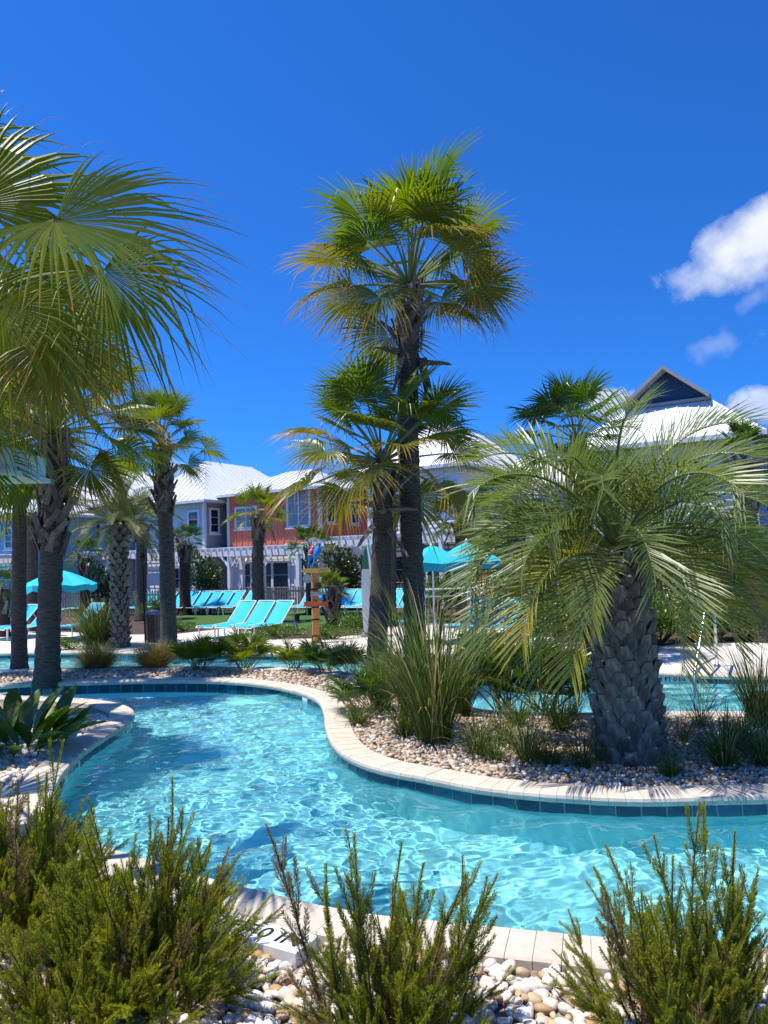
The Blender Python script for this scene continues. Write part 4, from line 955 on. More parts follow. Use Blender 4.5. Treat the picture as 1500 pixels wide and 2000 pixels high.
def window(par, O, D, nrm, s, z, w, h, glass='glass_dark', lights=2, name='window', trim=.11):
    c = O + D * s; c.z = z; mb = MB()
    for dx, dz, sx, sz in ((-(w + trim) / 2, 0, trim, h + 2 * trim), ((w + trim) / 2, 0, trim, h + 2 * trim), (0, (h + trim) / 2, w, trim), (0, -(h + trim) / 2, w, trim * 1.0)):
        mb.box(c + D * dx + UP * dz + nrm * .045, (sx, .07, sz), D, nrm, UP)
    f = mb.build(name, 'trim_white', par)
    g = MB(); g.box(c + nrm * .031, (w, .02, h), D, nrm, UP); g.build('pane', glass, f)
    mu = MB()
    for k in range(1, lights): mu.box(c + D * (w * (k / lights - .5)) + nrm * .05, (.05, .03, h), D, nrm, UP)
    for k in range(1, 3): mu.box(c + UP * (h * (k / 3 - .5)) + nrm * .0495, (w, .016, .022), D, nrm, UP)
    mu.build('muntin', 'trim_white', f)
    si = MB(); si.box(c - UP * (h / 2 + trim + .035) + nrm * .07, (w + 3 * trim, .12, .07), D, nrm, UP); si.build('sill', 'trim_white', f); return f
def roof_plane(roofpar, pts, mat, seam_dir_pts=None, nseam=0):
    pass
def hip_roof(par, K, Lf, Ls, ze, rise, ov=.5, gablet=False, seam=.42):
    """hip roof over the rectangle from corner K along HU (Lf) and HV (Ls); ridge along the longer side"""
    c = [K - HU * ov - HV * ov, K + HU * (Lf + ov) - HV * ov, K + HU * (Lf + ov) + HV * (Ls + ov), K - HU * ov + HV * (Ls + ov)]
    for p in c: p.z = ze
    W, D_ = Lf + 2 * ov, Ls + 2 * ov; half = min(W, D_) / 2
    if W >= D_: r0 = c[0] + HU * half + HV * half; r1 = c[1] - HU * half + HV * half
    else: r0 = c[0] + HU * half + HV * half; r1 = c[3] + HU * half - HV * half
    r0.z = r1.z = ze + rise
    if W >= D_: planes = [(c[0], c[1], r1, r0), (c[2], c[3], r0, r1), (c[3], c[0], r0), (c[1], c[2], r1)]
    else: planes = [(c[0], c[1], r0), (c[1], c[2], r1, r0), (c[2], c[3], r1), (c[3], c[0], r0, r1)]
    mb = MB()
    for p in planes: mb.poly(p)
    dn = UP * .14
    for k in range(4): a, b_ = c[k], c[(k + 1) % 4]; mb.poly([a, a - dn, b_ - dn, b_], 0)
    mb.poly([p - dn for p in c[::-1]], 1)
    roof = mb.build('roof', ['roof_metal', 'soffit'], par)
    def seams(pl):
        a, b_ = pl[0], pl[1]; e = (b_ - a); L = e.length; e = e.normalized(); nrm = (pl[1] - pl[0]).cross(pl[-1] - pl[0]).normalized()
        if nrm.z < 0: nrm = -nrm
        up = nrm.cross(e); up = up if up.z > 0 else -up
        nn_ = int(L / seam); x2 = [((p - a).dot(e), (p - a).dot(up)) for p in pl]
        for k in range(1, nn_):
            s_ = L * k / nn_; hmax = 0
            for i in range(1, len(x2)):
                (xa, ya), (xb, yb) = x2[i], x2[(i + 1) % len(x2)]
                if (xa - s_) * (xb - s_) <= 0 and abs(xa - xb) > 1e-6: hmax = max(hmax, ya + (yb - ya) * (s_ - xa) / (xb - xa))
            if hmax > .3:
                m_ = MB(); m_.bar(a + e * s_ + nrm * .012, a + e * s_ + up * hmax + nrm * .012, .035, .05, 0, nrm); m_.build('seam', 'roof_metal', roof)
    seams(planes[0]); seams(planes[3] if W < D_ else planes[2])
    return roof, c, r0, r1
def corner_at(px, Y): p = AT(px, 1100, Y); return Vector((p.x, Y, 0))
def corner_board(par, K, z0, z1): mb = MB(); mb.box(K + Vector((0, -.02, (z0 + z1) / 2)), (.16, .16, z1 - z0), HU, HV, UP); mb.build('corner_board', 'trim_white', par)
def house(px, Y, Lf, Ls, ze, rise, label, lower, upper, upside=None, zl=3.0, ov=.55, batten=None, zb=0.0):
    K = corner_at(px, Y); t_ = thing('house', K, label, 'house')
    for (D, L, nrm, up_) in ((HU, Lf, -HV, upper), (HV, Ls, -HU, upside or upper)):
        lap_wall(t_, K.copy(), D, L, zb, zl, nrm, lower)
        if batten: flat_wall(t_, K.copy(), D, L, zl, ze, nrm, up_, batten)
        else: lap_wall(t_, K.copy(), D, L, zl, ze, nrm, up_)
    for (D, L, O) in ((HU, Lf, K + HV * Ls), (HV, Ls, K + HU * Lf)): flat_wall(t_, O, D, L, zb, ze, HV if D is HU else HU, upper)
    corner_board(t_, K, zb, ze); corner_board(t_, K + HU * Lf, zb, ze); corner_board(t_, K + HV * Ls, zb, ze)
    rf = hip_roof(t_, K, Lf, Ls, ze, rise, ov); return t_, K, rf
zD = AT(627, 950, 38).z
hD, KD, _ = house(627, 38, 6.3, 4.6, zD, 1.3, 'coral board and batten house over a white ground floor', 'siding_white', 'coral', batten=.42)
zs = AT(645, 990, 38.5).z
for s_, w in ((.55, .55), (2.65, .55)): window(hD, KD.copy(), HV, -HU, s_ + .3, zs, w, 1.45, lights=1)
window(hD, KD.copy(), HU, -HV, 1.35, zs, 1.35, 1.75, 'curtain', 2); window(hD, KD.copy(), HU, -HV, 5.0, AT(480, 1012, 41).z, 1.4, 1.0, 'curtain', 2)
for s_, w, gl in ((5.1, .75, 'door_green'), (3.6, .7, 'door_green'), (2.6, 1.0, 'door_dark'), (1.2, .75, 'door_green')): window(hD, KD.copy(), HU, -HV, s_, 1.25, w, 1.9, gl, 1, 'door')
zC = 5.7
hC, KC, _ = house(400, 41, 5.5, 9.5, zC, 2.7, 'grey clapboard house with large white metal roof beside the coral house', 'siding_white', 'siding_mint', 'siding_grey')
window(hC, KC.copy(), HV, -HU, .7, 4.6, .55, 1.2, lights=1); window(hC, KC.copy(), HU, -HV, .8, 4.5, .7, 1.2, lights=1); window(hC, KC.copy(), HV, -HU, 5.0, 4.6, .55, 1.2, lights=1); window(hC, KC.copy(), HU, -HV, 2.4, 1.2, .9, 1.7, lights=2)
hB, KB, _ = house(215, 43, 6.5, 9, 5.8, 2.6, 'pale mint house half hidden by the date palm', 'siding_white', 'siding_mint')
window(hB, KB.copy(), HU, -HV, 1.2, 4.5, .8, 1.2); window(hB, KB.copy(), HV, -HU, 1.5, 4.5, .7, 1.2); window(hB, KB.copy(), HU, -HV, 2.2, 1.2, .9, 1.7, 'door_dark', 1, 'door')
hA, KA, _ = house(45, 40, 7, 9, 5.2, 2.4, 'aqua house at the end of the row with a white framed window', 'siding_aqua', 'siding_aqua')
window(hA, KA.copy(), HU, -HV, 1.0, 3.9, 1.1, 1.0); window(hA, KA.copy(), HU, -HV, 3.5, 3.9, 1.1, 1.0)
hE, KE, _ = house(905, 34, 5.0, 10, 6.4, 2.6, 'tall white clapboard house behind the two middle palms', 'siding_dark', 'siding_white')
for s_, w in ((1.2, 1.2), (3.6, 1.2)): window(hE, KE.copy(), HU, -HV, s_, 1.4, w, 1.8, 'glass_dark', 2)
window(hE, KE.copy(), HU, -HV, 2.4, 4.6, 1.0, 1.4); window(hE, KE.copy(), HV, -HU, 2.4, 4.6, 1.0, 1.4)
hG, KG, _ = house(1120, 36, 5.0, 8, 5.6, 2.2, 'white clapboard house beyond the pindo palm', 'siding_grey', 'siding_white')
window(hG, KG.copy(), HU, -HV, 2.0, 1.5, 1.2, 1.8); window(hG, KG.copy(), HU, -HV, 2.0, 4.3, 1.2, 1.4)
# the house with the blue gable: a hip roof whose ridge end is a gablet
GR = AT(1390, 780, 29.0); GL = GR + HU * 3.3; PK = GR + HU * 1.65; PK.z = GR.z + 1.36
RUN = 2.05; PIT = 1.36 / 1.65; ze_ = GR.z - RUN * PIT
CRr = GR - HU * RUN - HV * RUN; CLl = GL + HU * RUN - HV * RUN; CRr.z = CLl.z = ze_
DEPTH = 9.0; PB = PK + HV * DEPTH; CBr = CRr + HV * (DEPTH + RUN); CBl = CLl + HV * (DEPTH + RUN)
KF = CRr + HU * .55 + HV * .55; KF.z = 0
hF = thing('house', KF, 'white roofed house with a dark blue gable above the pindo palm', 'house')
PF = PK - HV * .55; gro = GR - HV * .55; glo = GL - HV * .55
mb = MB(); mb.poly([CLl, CRr, GR, GL]); mb.poly([CRr, CBr, PB, PK, GR]); mb.poly([CLl, GL, PK, PB, CBl])
for a, b_ in ((CLl, CRr), (CRr, CBr), (CBl, CLl)): mb.poly([a, a - UP * .18, b_ - UP * .18, b_])
mb.poly([CLl - UP * .18, CRr - UP * .18, CBr - UP * .18, CBl - UP * .18], 1)
rf = mb.build('roof', ['roof_metal', 'soffit'], hF)
Lf_ = (CRr - CLl).length; nF = (GR - CRr).cross(CLl - CRr).normalized(); nF = nF if nF.z > 0 else -nF; dF = (CRr - CLl).normalized(); upF = nF.cross(dF); upF = upF if upF.z > 0 else -upF
hF_ = math.hypot(RUN, RUN * PIT)
for k in range(1, 18):
    x = Lf_ * k / 18; f_ = min(1, x / RUN, (Lf_ - x) / RUN); m_ = MB(); m_.bar(CLl + dF * x + nF * .015, CLl + dF * x + upF * (hF_ * f_) + nF * .015, .035, .05, 0, nF); m_.build('seam', 'roof_metal', rf)
g_ = MB(); g_.poly([GL + UP * .05 - HV * .01, GR + UP * .05 - HV * .01, PK - UP * .02 - HV * .01]); g_.build('gable', 'gable_blue', hF)
for a, b_, ao in ((GL, PK, glo), (GR, PK, gro)):
    m_ = MB(); m_.poly([a, ao, PF, b_], 0); lift = UP * .16; m_.poly([a + lift, b_ + lift, PF + lift, ao + lift], 1); m_.poly([ao, ao + lift, PF + lift, PF], 2); m_.poly([a, a + lift, ao + lift, ao], 2); m_.build('overhang', ['soffit', 'roof_metal', 'soffit'], hF)
m_ = MB(); m_.bar(GL - HV * .06 + UP * .06, GR - HV * .06 + UP * .06, .12, .12); m_.build('gable_ledge', 'soffit', hF)
Lw = Lf_ - 1.1
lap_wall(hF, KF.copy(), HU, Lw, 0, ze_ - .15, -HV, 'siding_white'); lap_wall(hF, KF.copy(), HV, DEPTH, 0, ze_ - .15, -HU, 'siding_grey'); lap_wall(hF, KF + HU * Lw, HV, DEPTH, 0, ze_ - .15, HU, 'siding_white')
corner_board(hF, KF, 0, ze_ - .15); corner_board(hF, KF + HU * Lw, 0, ze_ - .15)
for s_, z, w, h in ((1.2, 1.6, .9, 2.0), (2.0, 4.7, 1.0, 1.5), (4.4, 4.7, 1.0, 1.5), (4.4, 1.5, 1.0, 2.0)): window(hF, KF.copy(), HU, -HV, s_, z, w, h)
# ------------------------------------------------------------------ pergolas
def pergola(P0, D, L, depth, nrm, zt, label, nposts=3, sp=.42):
    t_ = thing('pergola', P0, label, 'pergola'); Dn = D; O = P0 + nrm * depth
    for off_ in (0.0, depth - .25):
        mb = MB(); c = P0 + nrm * (depth - off_) + Dn * (L / 2); c.z = zt - .32; mb.box(c, (L + .5, .09, .26), Dn, nrm, UP); mb.build('beam', 'white_paint', t_)
    for k in range(int(L / sp) + 1):
        mb = MB(); c = P0 + Dn * (k * sp) + nrm * (depth / 2 + .1); c.z = zt - .11; mb.box(c, (.06, depth + .5, .15), Dn, nrm, UP); mb.build('rafter', 'white_paint', t_)
    for k in range(4):
        mb = MB(); c = P0 + nrm * (depth * (k + .5) / 4) + Dn * (L / 2); c.z = zt - .012; mb.box(c, (L + .4, .05, .045), Dn, nrm, UP); mb.build('purlin', 'white_paint', t_)
    for k in range(nposts):
        c = O + Dn * (L * k / max(1, nposts - 1)); mb = MB(); c.z = (zt - .45) / 2; mb.box(c, (.2, .2, zt - .45), Dn, nrm, UP); mb.build('post', 'white_paint', t_)
        for sg in (-1, 1):
            if (k == 0 and sg < 0) or (k == nposts - 1 and sg > 0): continue
            a = c.copy(); a.z = zt - 1.1; b_ = c + Dn * (sg * .62); b_.z = zt - .45; mb = MB(); mb.bar(a, b_, .08, .1); mb.build('brace', 'white_paint', t_)
    return t_
pergola(KD - HV * .06, HU, 6.8, 1.7, -HV, AT(600, 1063, 37).z, 'white timber pergola below the coral wall', 4)
pergola(KC + HU * -.2 - HV * .06, HU, 6.2, 1.6, -HV, 3.1, 'white timber pergola in front of the grey house', 3)
pergola(KC + HV * .3 - HU * .06, HV, 3.2, 2.4, -HU, 3.1, 'white timber pergola at the side of the grey house', 2)
pergola(KB - HV * .06, HU, 6.5, 1.6, -HV, 3.1, 'white timber pergola of the pale mint house', 3)
pergola(KA - HV * .06, HU, 6.5, 1.6, -HV, 3.0, 'white timber pergola of the aqua house', 3)
pergola(KE - HV * .06, HU, 7.4, 1.9, -HV, AT(700, 1050, 35).z + .1, 'white timber pergola on the tall white house with one braced post', 3)
pergola(KG - HV * .06, HU, 5.0, 1.6, -HV, 3.1, 'white timber pergola behind the pindo palm', 3)
# ------------------------------------------------------------------ fences
def fence(A, B, h, label, pick=.12, gapless=.075):
    A, B = Vector(A), Vector(B); t_ = thing('picket_fence', A, label, 'fence'); D = (B - A); L = D.length; D.normalize(); nrm = Vector((D.y, -D.x, 0))
    for z in (.2, h - .22):
        mb = MB(); mb.box(A + D * (L / 2) + UP * z, (L, .05, .09), D, nrm, UP); mb.build('rail', 'fence_wood', t_)
    for k in range(int(L / 2.4) + 1): mb = MB(); c = A + D * (k * 2.4) - nrm * .08; mb.box(c + UP * (h / 2), (.11, .11, h + .05), D, nrm, UP); mb.build('post', 'fence_wood', t_)
    mb = MB(); s_ = .05
    while s_ < L:
        c = A + D * s_ + nrm * .04; hh_ = h + random.uniform(-.01, .01); w = gapless / 2
        f_ = [c - D * w, c + D * w, c + D * w + UP * (hh_ - .07), c + UP * hh_, c - D * w + UP * (hh_ - .07)]; bk = [p + nrm * .02 for p in f_]
        i = [mb.vert(p) for p in f_]; j = [mb.vert(p) for p in bk]; mb.face(i[::-1]); mb.face(j)
        for k in range(5): mb.face((i[k], i[(k + 1) % 5], j[(k + 1) % 5], j[k]))
        s_ += pick
    tag(mb.build('pickets', 'fence_wood', t_), kind='stuff'); return t_
fence((-20, 35.2, 0), (2.6, 34.6, 0), 1.08, 'weathered grey picket fence behind the long row of loungers')
fence((2.6, 34.6, 0), (20, 24.0, 0), 1.5, 'taller weathered picket fence behind the hedge and pool handrail')
# white two-rail guard behind the right umbrellas
p0, p1 = AT(828, 1145, 21), AT(1090, 1135, 22); t_ = thing('guard_rail', (p0.x, p0.y, 0), 'thin white two rail guard behind the umbrella loungers', 'railing')
for z in (1.22, 1.02): m_ = MB(); m_.tube([(p0.x, p0.y, z), (p1.x, p1.y, z)], .02, 6); m_.build('rail', 'white_paint', t_)
for k in range(4): q = p0.lerp(p1, k / 3); m_ = MB(); m_.tube([(q.x, q.y, 0), (q.x, q.y, 1.26)], .03, 6); m_.build('post', 'white_paint', t_)
# ------------------------------------------------------------------ loungers
def lounger_parts():
    parts = []; W = .62; zs_ = .36; bx = 1.25; bl = .82; ba = R(48)
    bt = Vector((bx + bl * math.cos(ba), 0, zs_ + bl * math.sin(ba)))
    f = MB()
    for s_ in (-1, 1):
        y = s_ * W / 2; f.tube([(0, y, zs_ - .05), (.05, y, zs_), (.6, y, zs_ - .025), (bx, y, zs_ + .01), (1.6, y, zs_ - .03), (1.95, y, zs_ - .06)], .019, 6)
        f.tube([(bx - .02, y, zs_), (bt.x, y, bt.z)], .018, 6); f.tube([(bx + bl * .6 * math.cos(ba), y * .9, zs_ + bl * .6 * math.sin(ba)), (bx + .62, y * .9, zs_ - .03)], .011, 5)
    f.tube([(0.02, -W / 2, zs_ - .04), (.02, W / 2, zs_ - .04)], .017, 6); f.tube([(1.95, -W / 2, zs_ - .06), (1.95, W / 2, zs_ - .06)], .017, 6); f.tube([(bt.x, -W / 2, bt.z), (bt.x, W / 2, bt.z)], .018, 6)
    parts.append(('frame', f.mesh('frame', 'white_paint')))
    for x in (.12, 1.1, 1.78):
        for s_ in (-1, 1): l = MB(); l.tube([(x, s_ * W / 2, 0), (x, s_ * W / 2, zs_ - .02)], .021, 6); parts.append(('leg', l.mesh('leg', 'white_paint')))
    w = W / 2 - .018
    def sling(pts):
        m_ = MB(); rows = []
        for p, sag in pts: rows.append([m_.vert((p[0], y * w, p[2] - sag * (1 - y * y))) for y in (-1, -.5, 0, .5, 1)])
        n0 = len(m_.v)
        for a, b_ in zip(rows, rows[1:]):
            for j in range(4): m_.face((a[j], a[j + 1], b_[j + 1], b_[j]))
        for v in list(m_.v[:n0]): m_.vert((v[0], v[1], v[2] - .006))
        for fc in list(m_.f): m_.face([i + n0 for i in fc[::-1]])
        return m_
    parts.append(('seat', sling([(Vector((bx * k / 6 + .03, 0, zs_ + .005 - (.02 if k == 3 else 0))), .025) for k in range(7)]).mesh('seat', 'sling', smooth=True)))
    parts.append(('backrest', sling([(Vector((bx, 0, zs_ + .01)).lerp(bt, k / 5), .02) for k in range(6)]).mesh('backrest', 'sling', smooth=True)))
    return parts
LP_ = lounger_parts()
def lounger(px, py, yaw, label, group, s_=1.0):
    p = G(px, py, 0); t_ = thing('chaise_lounge', p, label, 'sun lounger', group); t_.rotation_euler = (0, 0, yaw); t_.scale = (s_, s_, s_)
    for n_, me in LP_: place(n_, me, t_)
    return t_
YW = R(57)
for k, px in enumerate((398, 436, 474)): lounger(px, 1249 + k * .8, YW, ('front turquoise lounger farthest from the signpost', 'middle one of the three front turquoise loungers', 'front turquoise lounger closest to the signpost')[k], None)
for k in range(10): lounger(232 + 22.5 * k + (8 if k == 9 else 0), 1202, YW, 'end lounger of the left fence row, set slightly apart beside the coral house palm' if k == 9 else 'turquoise sling lounger in the fence row left of the coral house palm', 'loungers in the left fence row')
for k in range(10): lounger(560 + 24.5 * k, 1202 + k * .2, YW, 'end lounger of the right fence row, next to the coral house palm' if k == 0 else 'turquoise sling lounger in the fence row behind the signpost', 'loungers in the right fence row')
for k, (px, py) in enumerate(((-45, 1252), (-5, 1252), (88, 1250), (25, 1215), (115, 1205), (140, 1203), (-30, 1215))): lounger(px, py, YW, ('turquoise lounger at the frame edge left of the slender palm', 'turquoise lounger half hidden by the slender palm trunk', 'turquoise lounger half hidden by the thick dark palm trunk', 'turquoise lounger behind the two left trunks, on the shrub side of the umbrella', 'turquoise lounger under the right half of the round umbrella', 'turquoise lounger behind the big dark grass clump', 'turquoise lounger beside the small red trunked palm')[k], 'loungers at the left umbrella')
for k, (px, py) in enumerate(((885, 1252), (925, 1253), (965, 1255))): lounger(px, py, YW, ('turquoise lounger hidden most by the tallest reeds', 'middle turquoise lounger in the shade of the pointed umbrella', 'sunlit turquoise lounger behind the yellow pindo frond')[k], 'loungers at the right umbrella')
# ------------------------------------------------------------------ umbrellas
def umbrella(px, py_rim, Y, rad, rise, label, square=False, mat='canopy', zb=0.):
    r0_ = AT(px, py_rim, Y); t_ = thing('umbrella', (r0_.x, Y, zb), label, 'umbrella'); n = 4 if square else 8; c = Vector((r0_.x, Y, r0_.z)); ap = c + UP * rise
    m_ = MB(); ring = [c + Vector((math.cos(6.28318 * (k + .5) / n + (.35 if square else 0)), math.sin(6.28318 * (k + .5) / n + (.35 if square else 0)), 0)) * rad for k in range(n)]
    rows = []
    for t2 in (0, .3, .65, 1.0):
        row = []
        for k in range(n):
            a, b_ = ring[k], ring[(k + 1) % n]
            for u in (0, .5):
                e = a.lerp(b_, u) if u else a
                p = ap.lerp(e, t2); p.z = ap.z - rise * (t2 ** 1.25) - (.05 * t2 if u else 0); row.append(m_.vert(p))
        rows.append(row)
    for a, b_ in zip(rows, rows[1:]):
        for k in range(2 * n): m_.face((a[k], b_[k], b_[(k + 1) % (2 * n)], a[(k + 1) % (2 * n)]))
    m_.build('canopy', mat, t_)
    v_ = MB(); top = [m_.v[i] for i in rows[-1]]
    for k in range(2 * n):
        a, b_ = Vector(top[k]), Vector(top[(k + 1) % (2 * n)]); v_.poly([a, b_, b_ - UP * (.16 if k % 2 else .2), a - UP * (.2 if k % 2 else .16)])
    v_.build('valance', mat, t_)
    pl = MB(); pl.tube([(c.x, Y, zb), (c.x, Y, ap.z)], .024, 8); pl.build('pole', 'white_paint', t_)
    fi = MB(); fi.tube([ap - UP * .02, ap + UP * .05, ap + UP * .1], [.05, .04, .01], 8); fi.build('finial', 'white_paint', t_)
    for k in range(n): rb = MB(); e = Vector(top[2 * k]); rb.bar(ap - UP * .06, e - UP * .03, .018, .025); rb.build('rib', 'white_paint', t_)
    bs = MB(); bs.tube([(c.x, Y, zb), (c.x, Y, zb + .07), (c.x, Y, zb + .09)], [.28, .28, .06], 16); bs.build('base', 'dark_metal', t_)
umbrella(118, 1141, 22, 1.0, .42, 'round turquoise umbrella between the palm trunks'); umbrella(912, 1096, 20, .95, .5, 'pointed turquoise umbrella beside the pindo fronds', True); umbrella(845, 1098, 18.5, .75, .42, 'turquoise umbrella half behind the tallest palm', True)
# mint shade canopy at the left edge
p = AT(-10, 925, 9.8); t_ = thing('shade_canopy', (p.x - 1.4, p.y + .8, BZ), 'pale mint shade canopy on posts behind the left palm crowns', 'canopy')
m_ = MB(); m_.box((p.x - 1.0, p.y + .6, p.z + .03), (2.4, 1.2, .06)); m_.box((p.x - 1.0, p.y + .6, p.z + .21), (2.3, 1.1, .3)); m_.build('roof', 'mint_canopy', t_)
for x, y in ((-1.95, .15), (-1.95, 1.05)): m_ = MB(); m_.tube([(p.x + x, p.y + y, BZ - .02), (p.x + x, p.y + y, p.z)], .04, 8); m_.build('post', 'white_paint', t_)
# ------------------------------------------------------------------ torches, signpost, bin, rail and small things
def torch(px, ptop, pbase, label, z=0.):
    p = G(px, pbase, z); top = AT(px - 6, ptop, p.y); t_ = thing('garden_torch', p, label, 'torch')
    d = (top - p); m_ = MB(); m_.tube([p, p + d * .86], .022, 8); m_.build('pole', 'dark_metal', t_)
    q = p + d * .86; h = d.length * .14; m_ = MB(); m_.tube([q, q + UP * h * .25, q + UP * h * .5], [.03, .075, .085], 10); m_.build('bowl', 'torch_head', t_)
    m_ = MB(); m_.tube([q + UP * h * .5, q + UP * h * .55, q + UP * h], [.09, .085, .012], 10); m_.build('cap', 'dark_metal', t_)
torch(765, 1058, 1268, 'dark garden torch between the two middle palms'); torch(711, 1082, 1225, 'dark garden torch next to the upright surfboard'); torch(284, 1077, 1256, 'dark garden torch beside the slatted bin')
sp = G(617, 1255); sgn = thing('signpost', sp, 'wooden signpost with arrow boards standing on the deck', 'signpost')
PXM = FPX / sp.y
def zpx(py): return AT(617, py, sp.y).z
H = zpx(1100); m_ = MB(); m_.tube([sp + UP * (H * k / 10) for k in range(11)], [.095 * (1 + .04 * math.sin(k * 2.3)) for k in range(11)], 12); m_.build('post', 'post_wood', sgn, smooth=True)
for py in (1243, 1211, 1187, 1152, 1118): m_ = MB(); m_.tube([sp + UP * zpx(py), sp + UP * (zpx(py) + .035)], .104, 12); m_.build('rope_band', 'dark_metal', sgn)
def board(px0, px1, py, h, mat, tip, thick=.04, dy=-.12, name='sign_board'):
    a = AT(px0, py, sp.y + dy); b_ = AT(px1, py, sp.y + dy); b_.z = a.z; m_ = MB(); hh_ = h / 2; o = [Vector((a.x, a.y, a.z - hh_))]
    if tip in ('l', 'lr'): o = [Vector((a.x + hh_, a.y, a.z - hh_)), Vector((a.x, a.y, a.z)), Vector((a.x + hh_, a.y, a.z + hh_))]
    else: o = [Vector((a.x, a.y, a.z - hh_)), Vector((a.x + .02, a.y, a.z)), Vector((a.x, a.y, a.z + hh_))]
    if tip in ('r', 'lr'): o += [Vector((b_.x - hh_, a.y, a.z + hh_)), Vector((b_.x, a.y, a.z)), Vector((b_.x - hh_, a.y, a.z - hh_))]
    else: o += [Vector((b_.x, a.y, a.z + hh_)), Vector((b_.x - .02, a.y, a.z)), Vector((b_.x, a.y, a.z - hh_))]
    i = [m_.vert(p) for p in o]; j = [m_.vert(p + Vector((0, -thick, 0))) for p in o]; m_.face(i[::-1]); m_.face(j)
    for k in range(6): m_.face((i[k], j[k], j[(k + 1) % 6], i[(k + 1) % 6]))
    return m_.build(name, mat, sgn)
board(588, 646, 1115, .12, 'sign_yellow', 'lr')['label'] = 'yellow double arrow board'; board(593, 642, 1180, .12, 'sign_red', '')['label'] = 'orange red plank'; board(606, 634, 1160, .1, 'sign_grey', 'r')['label'] = 'small grey plank'
p = AT(600, 1130, sp.y - .14); m_ = MB(); m_.tube([p, p + Vector((0, -.03, 0))], .12, 14); m_.build('round_sign', 'sign_grey', sgn)['label'] = 'round grey disc sign'
p = AT(622, 1144, sp.y - .14); m_ = MB(); m_.tube([p, p + Vector((0, -.03, 0))], .09, 6); m_.build('round_sign', 'torch_head', sgn)['label'] = 'small brown sign'
def parrot(pxh, pyh, pxt, pyt, body, head, label, dy):
    a = AT(pxh, pyh, sp.y + dy); b_ = AT(pxt, pyt, sp.y + dy - .1); d = b_ - a; L = d.length; d.normalize(); t_ = thing('parrot_figure', b_, label, 'parrot figure')
    prof = [(0, .005), (.03, .035), (.08, .058), (.14, .060), (.19, .062), (.26, .085), (.36, .098), (.46, .088), (.56, .06), (.64, .042), (.8, .036), (.93, .024), (1, .006)]
    side = d.cross(Vector((0, 1, 0))).normalized(); m_ = MB()
    m_.tube([a + d * (L * u) - Vector((0, .03 * math.sin(u * 3.1), 0)) for u, _ in prof], [r_ * L / 1.05 for _, r_ in prof], 12); 
    o = m_.build('body', [body], t_, smooth=True)
    c = a + d * (L * .09); m_ = MB(); m_.tube([a + d * (L * u) + Vector((0, -.004, 0)) for u in (-.01, .03, .09, .15, .2)], [.01 * L, .042 * L, .064 * L, .066 * L, .055 * L], 12); m_.build('head', head, t_, smooth=True)
    m_ = MB(); f_ = c + Vector((0, -.055 * L, 0)); m_.tube([f_, f_ + Vector((.02, -.05, .01)) * L, f_ + Vector((.02, -.065, -.035)) * L, f_ + Vector((.015, -.05, -.06)) * L], [.03 * L, .026 * L, .015 * L, .002], 8); m_.build('beak', 'dark_metal' if body == 'parrot_blue' and head == 'parrot_blue' else 'parrot_white', t_, smooth=True)
    for s_ in (-1, 1): m_ = MB(); e = c + Vector((0, -.05 * L, .01)) + side * (.04 * L * s_); m_.tube([e, e + Vector((0, -.02 * L, 0))], [.018 * L, .012 * L], 8); m_.build('eye_patch', 'parrot_white', t_)
    for s_ in (-1, 1):
        m_ = MB(); q = a + d * (L * .2) + side * (.075 * L * s_) + Vector((0, .01, 0)); m_.tube([q, q + d * L * .12 + side * .012 * s_, q + d * L * .28, q + d * L * .45 - side * .05 * s_ * L], [.02 * L, .045 * L, .04 * L, .006], 8); m_.build('wing', 'parrot_blue', t_, smooth=True)
    if head == 'parrot_red':
        m_ = MB(); m_.tube([a + d * (L * u) - Vector((0, .03 * math.sin(u * 3.1), 0)) for u in (.18, .26, .36, .42)], [.068 * L, .09 * L, .101 * L, .098 * L], 12); m_.build('breast', 'parrot_red', t_, smooth=True)
        m_ = MB(); m_.tube([a + d * (L * u) - Vector((0, .03 * math.sin(u * 3.1), 0)) for u in (.41, .45)], [.1 * L, .1 * L], 12); m_.build('wing_bar', 'parrot_yellow', t_, smooth=True)
    ft = MB(); q = a + d * L * .5 + Vector((0, .0, -.02)); ft.tube([q, q + Vector((0, .07, -.1)) * L], .014, 6); ft.build('foot', 'dark_metal', t_)
parrot(611, 1064, 601, 1112, 'parrot_blue', 'parrot_red', 'red headed macaw figure perched on the signpost', -.02); parrot(625, 1058, 609, 1112, 'parrot_blue', 'parrot_blue', 'all blue macaw figure perched on the signpost', -.12)
# slatted bin
p = G(300, 1254); t_ = thing('litter_bin', p, 'round brown slatted bin with blue grey lid beside a torch', 'bin'); rb_ = .21; hb_ = AT(300, 1200, p.y).z
for k in range(18):
    a = 6.28318 * k / 18; m_ = MB(); m_.box(p + Vector((math.cos(a) * rb_, math.sin(a) * rb_, hb_ / 2 + .03)), (.02, .06, hb_ - .06), Vector((math.cos(a), math.sin(a), 0)), Vector((-math.sin(a), math.cos(a), 0))); m_.build('slat', 'bin_wood', t_)
m_ = MB(); m_.tube([p + UP * .02, p + UP * (hb_ - .03)], rb_ - .025, 18); m_.build('liner', 'dark_metal', t_)
m_ = MB(); m_.tube([p + UP * hb_, p + UP * (hb_ + .03), p + UP * (hb_ + .1), p + UP * (hb_ + .12)], [rb_ + .02, rb_ + .02, rb_ * .7, rb_ * .3], 18); m_.build('lid', 'bin_lid', t_, smooth=False)
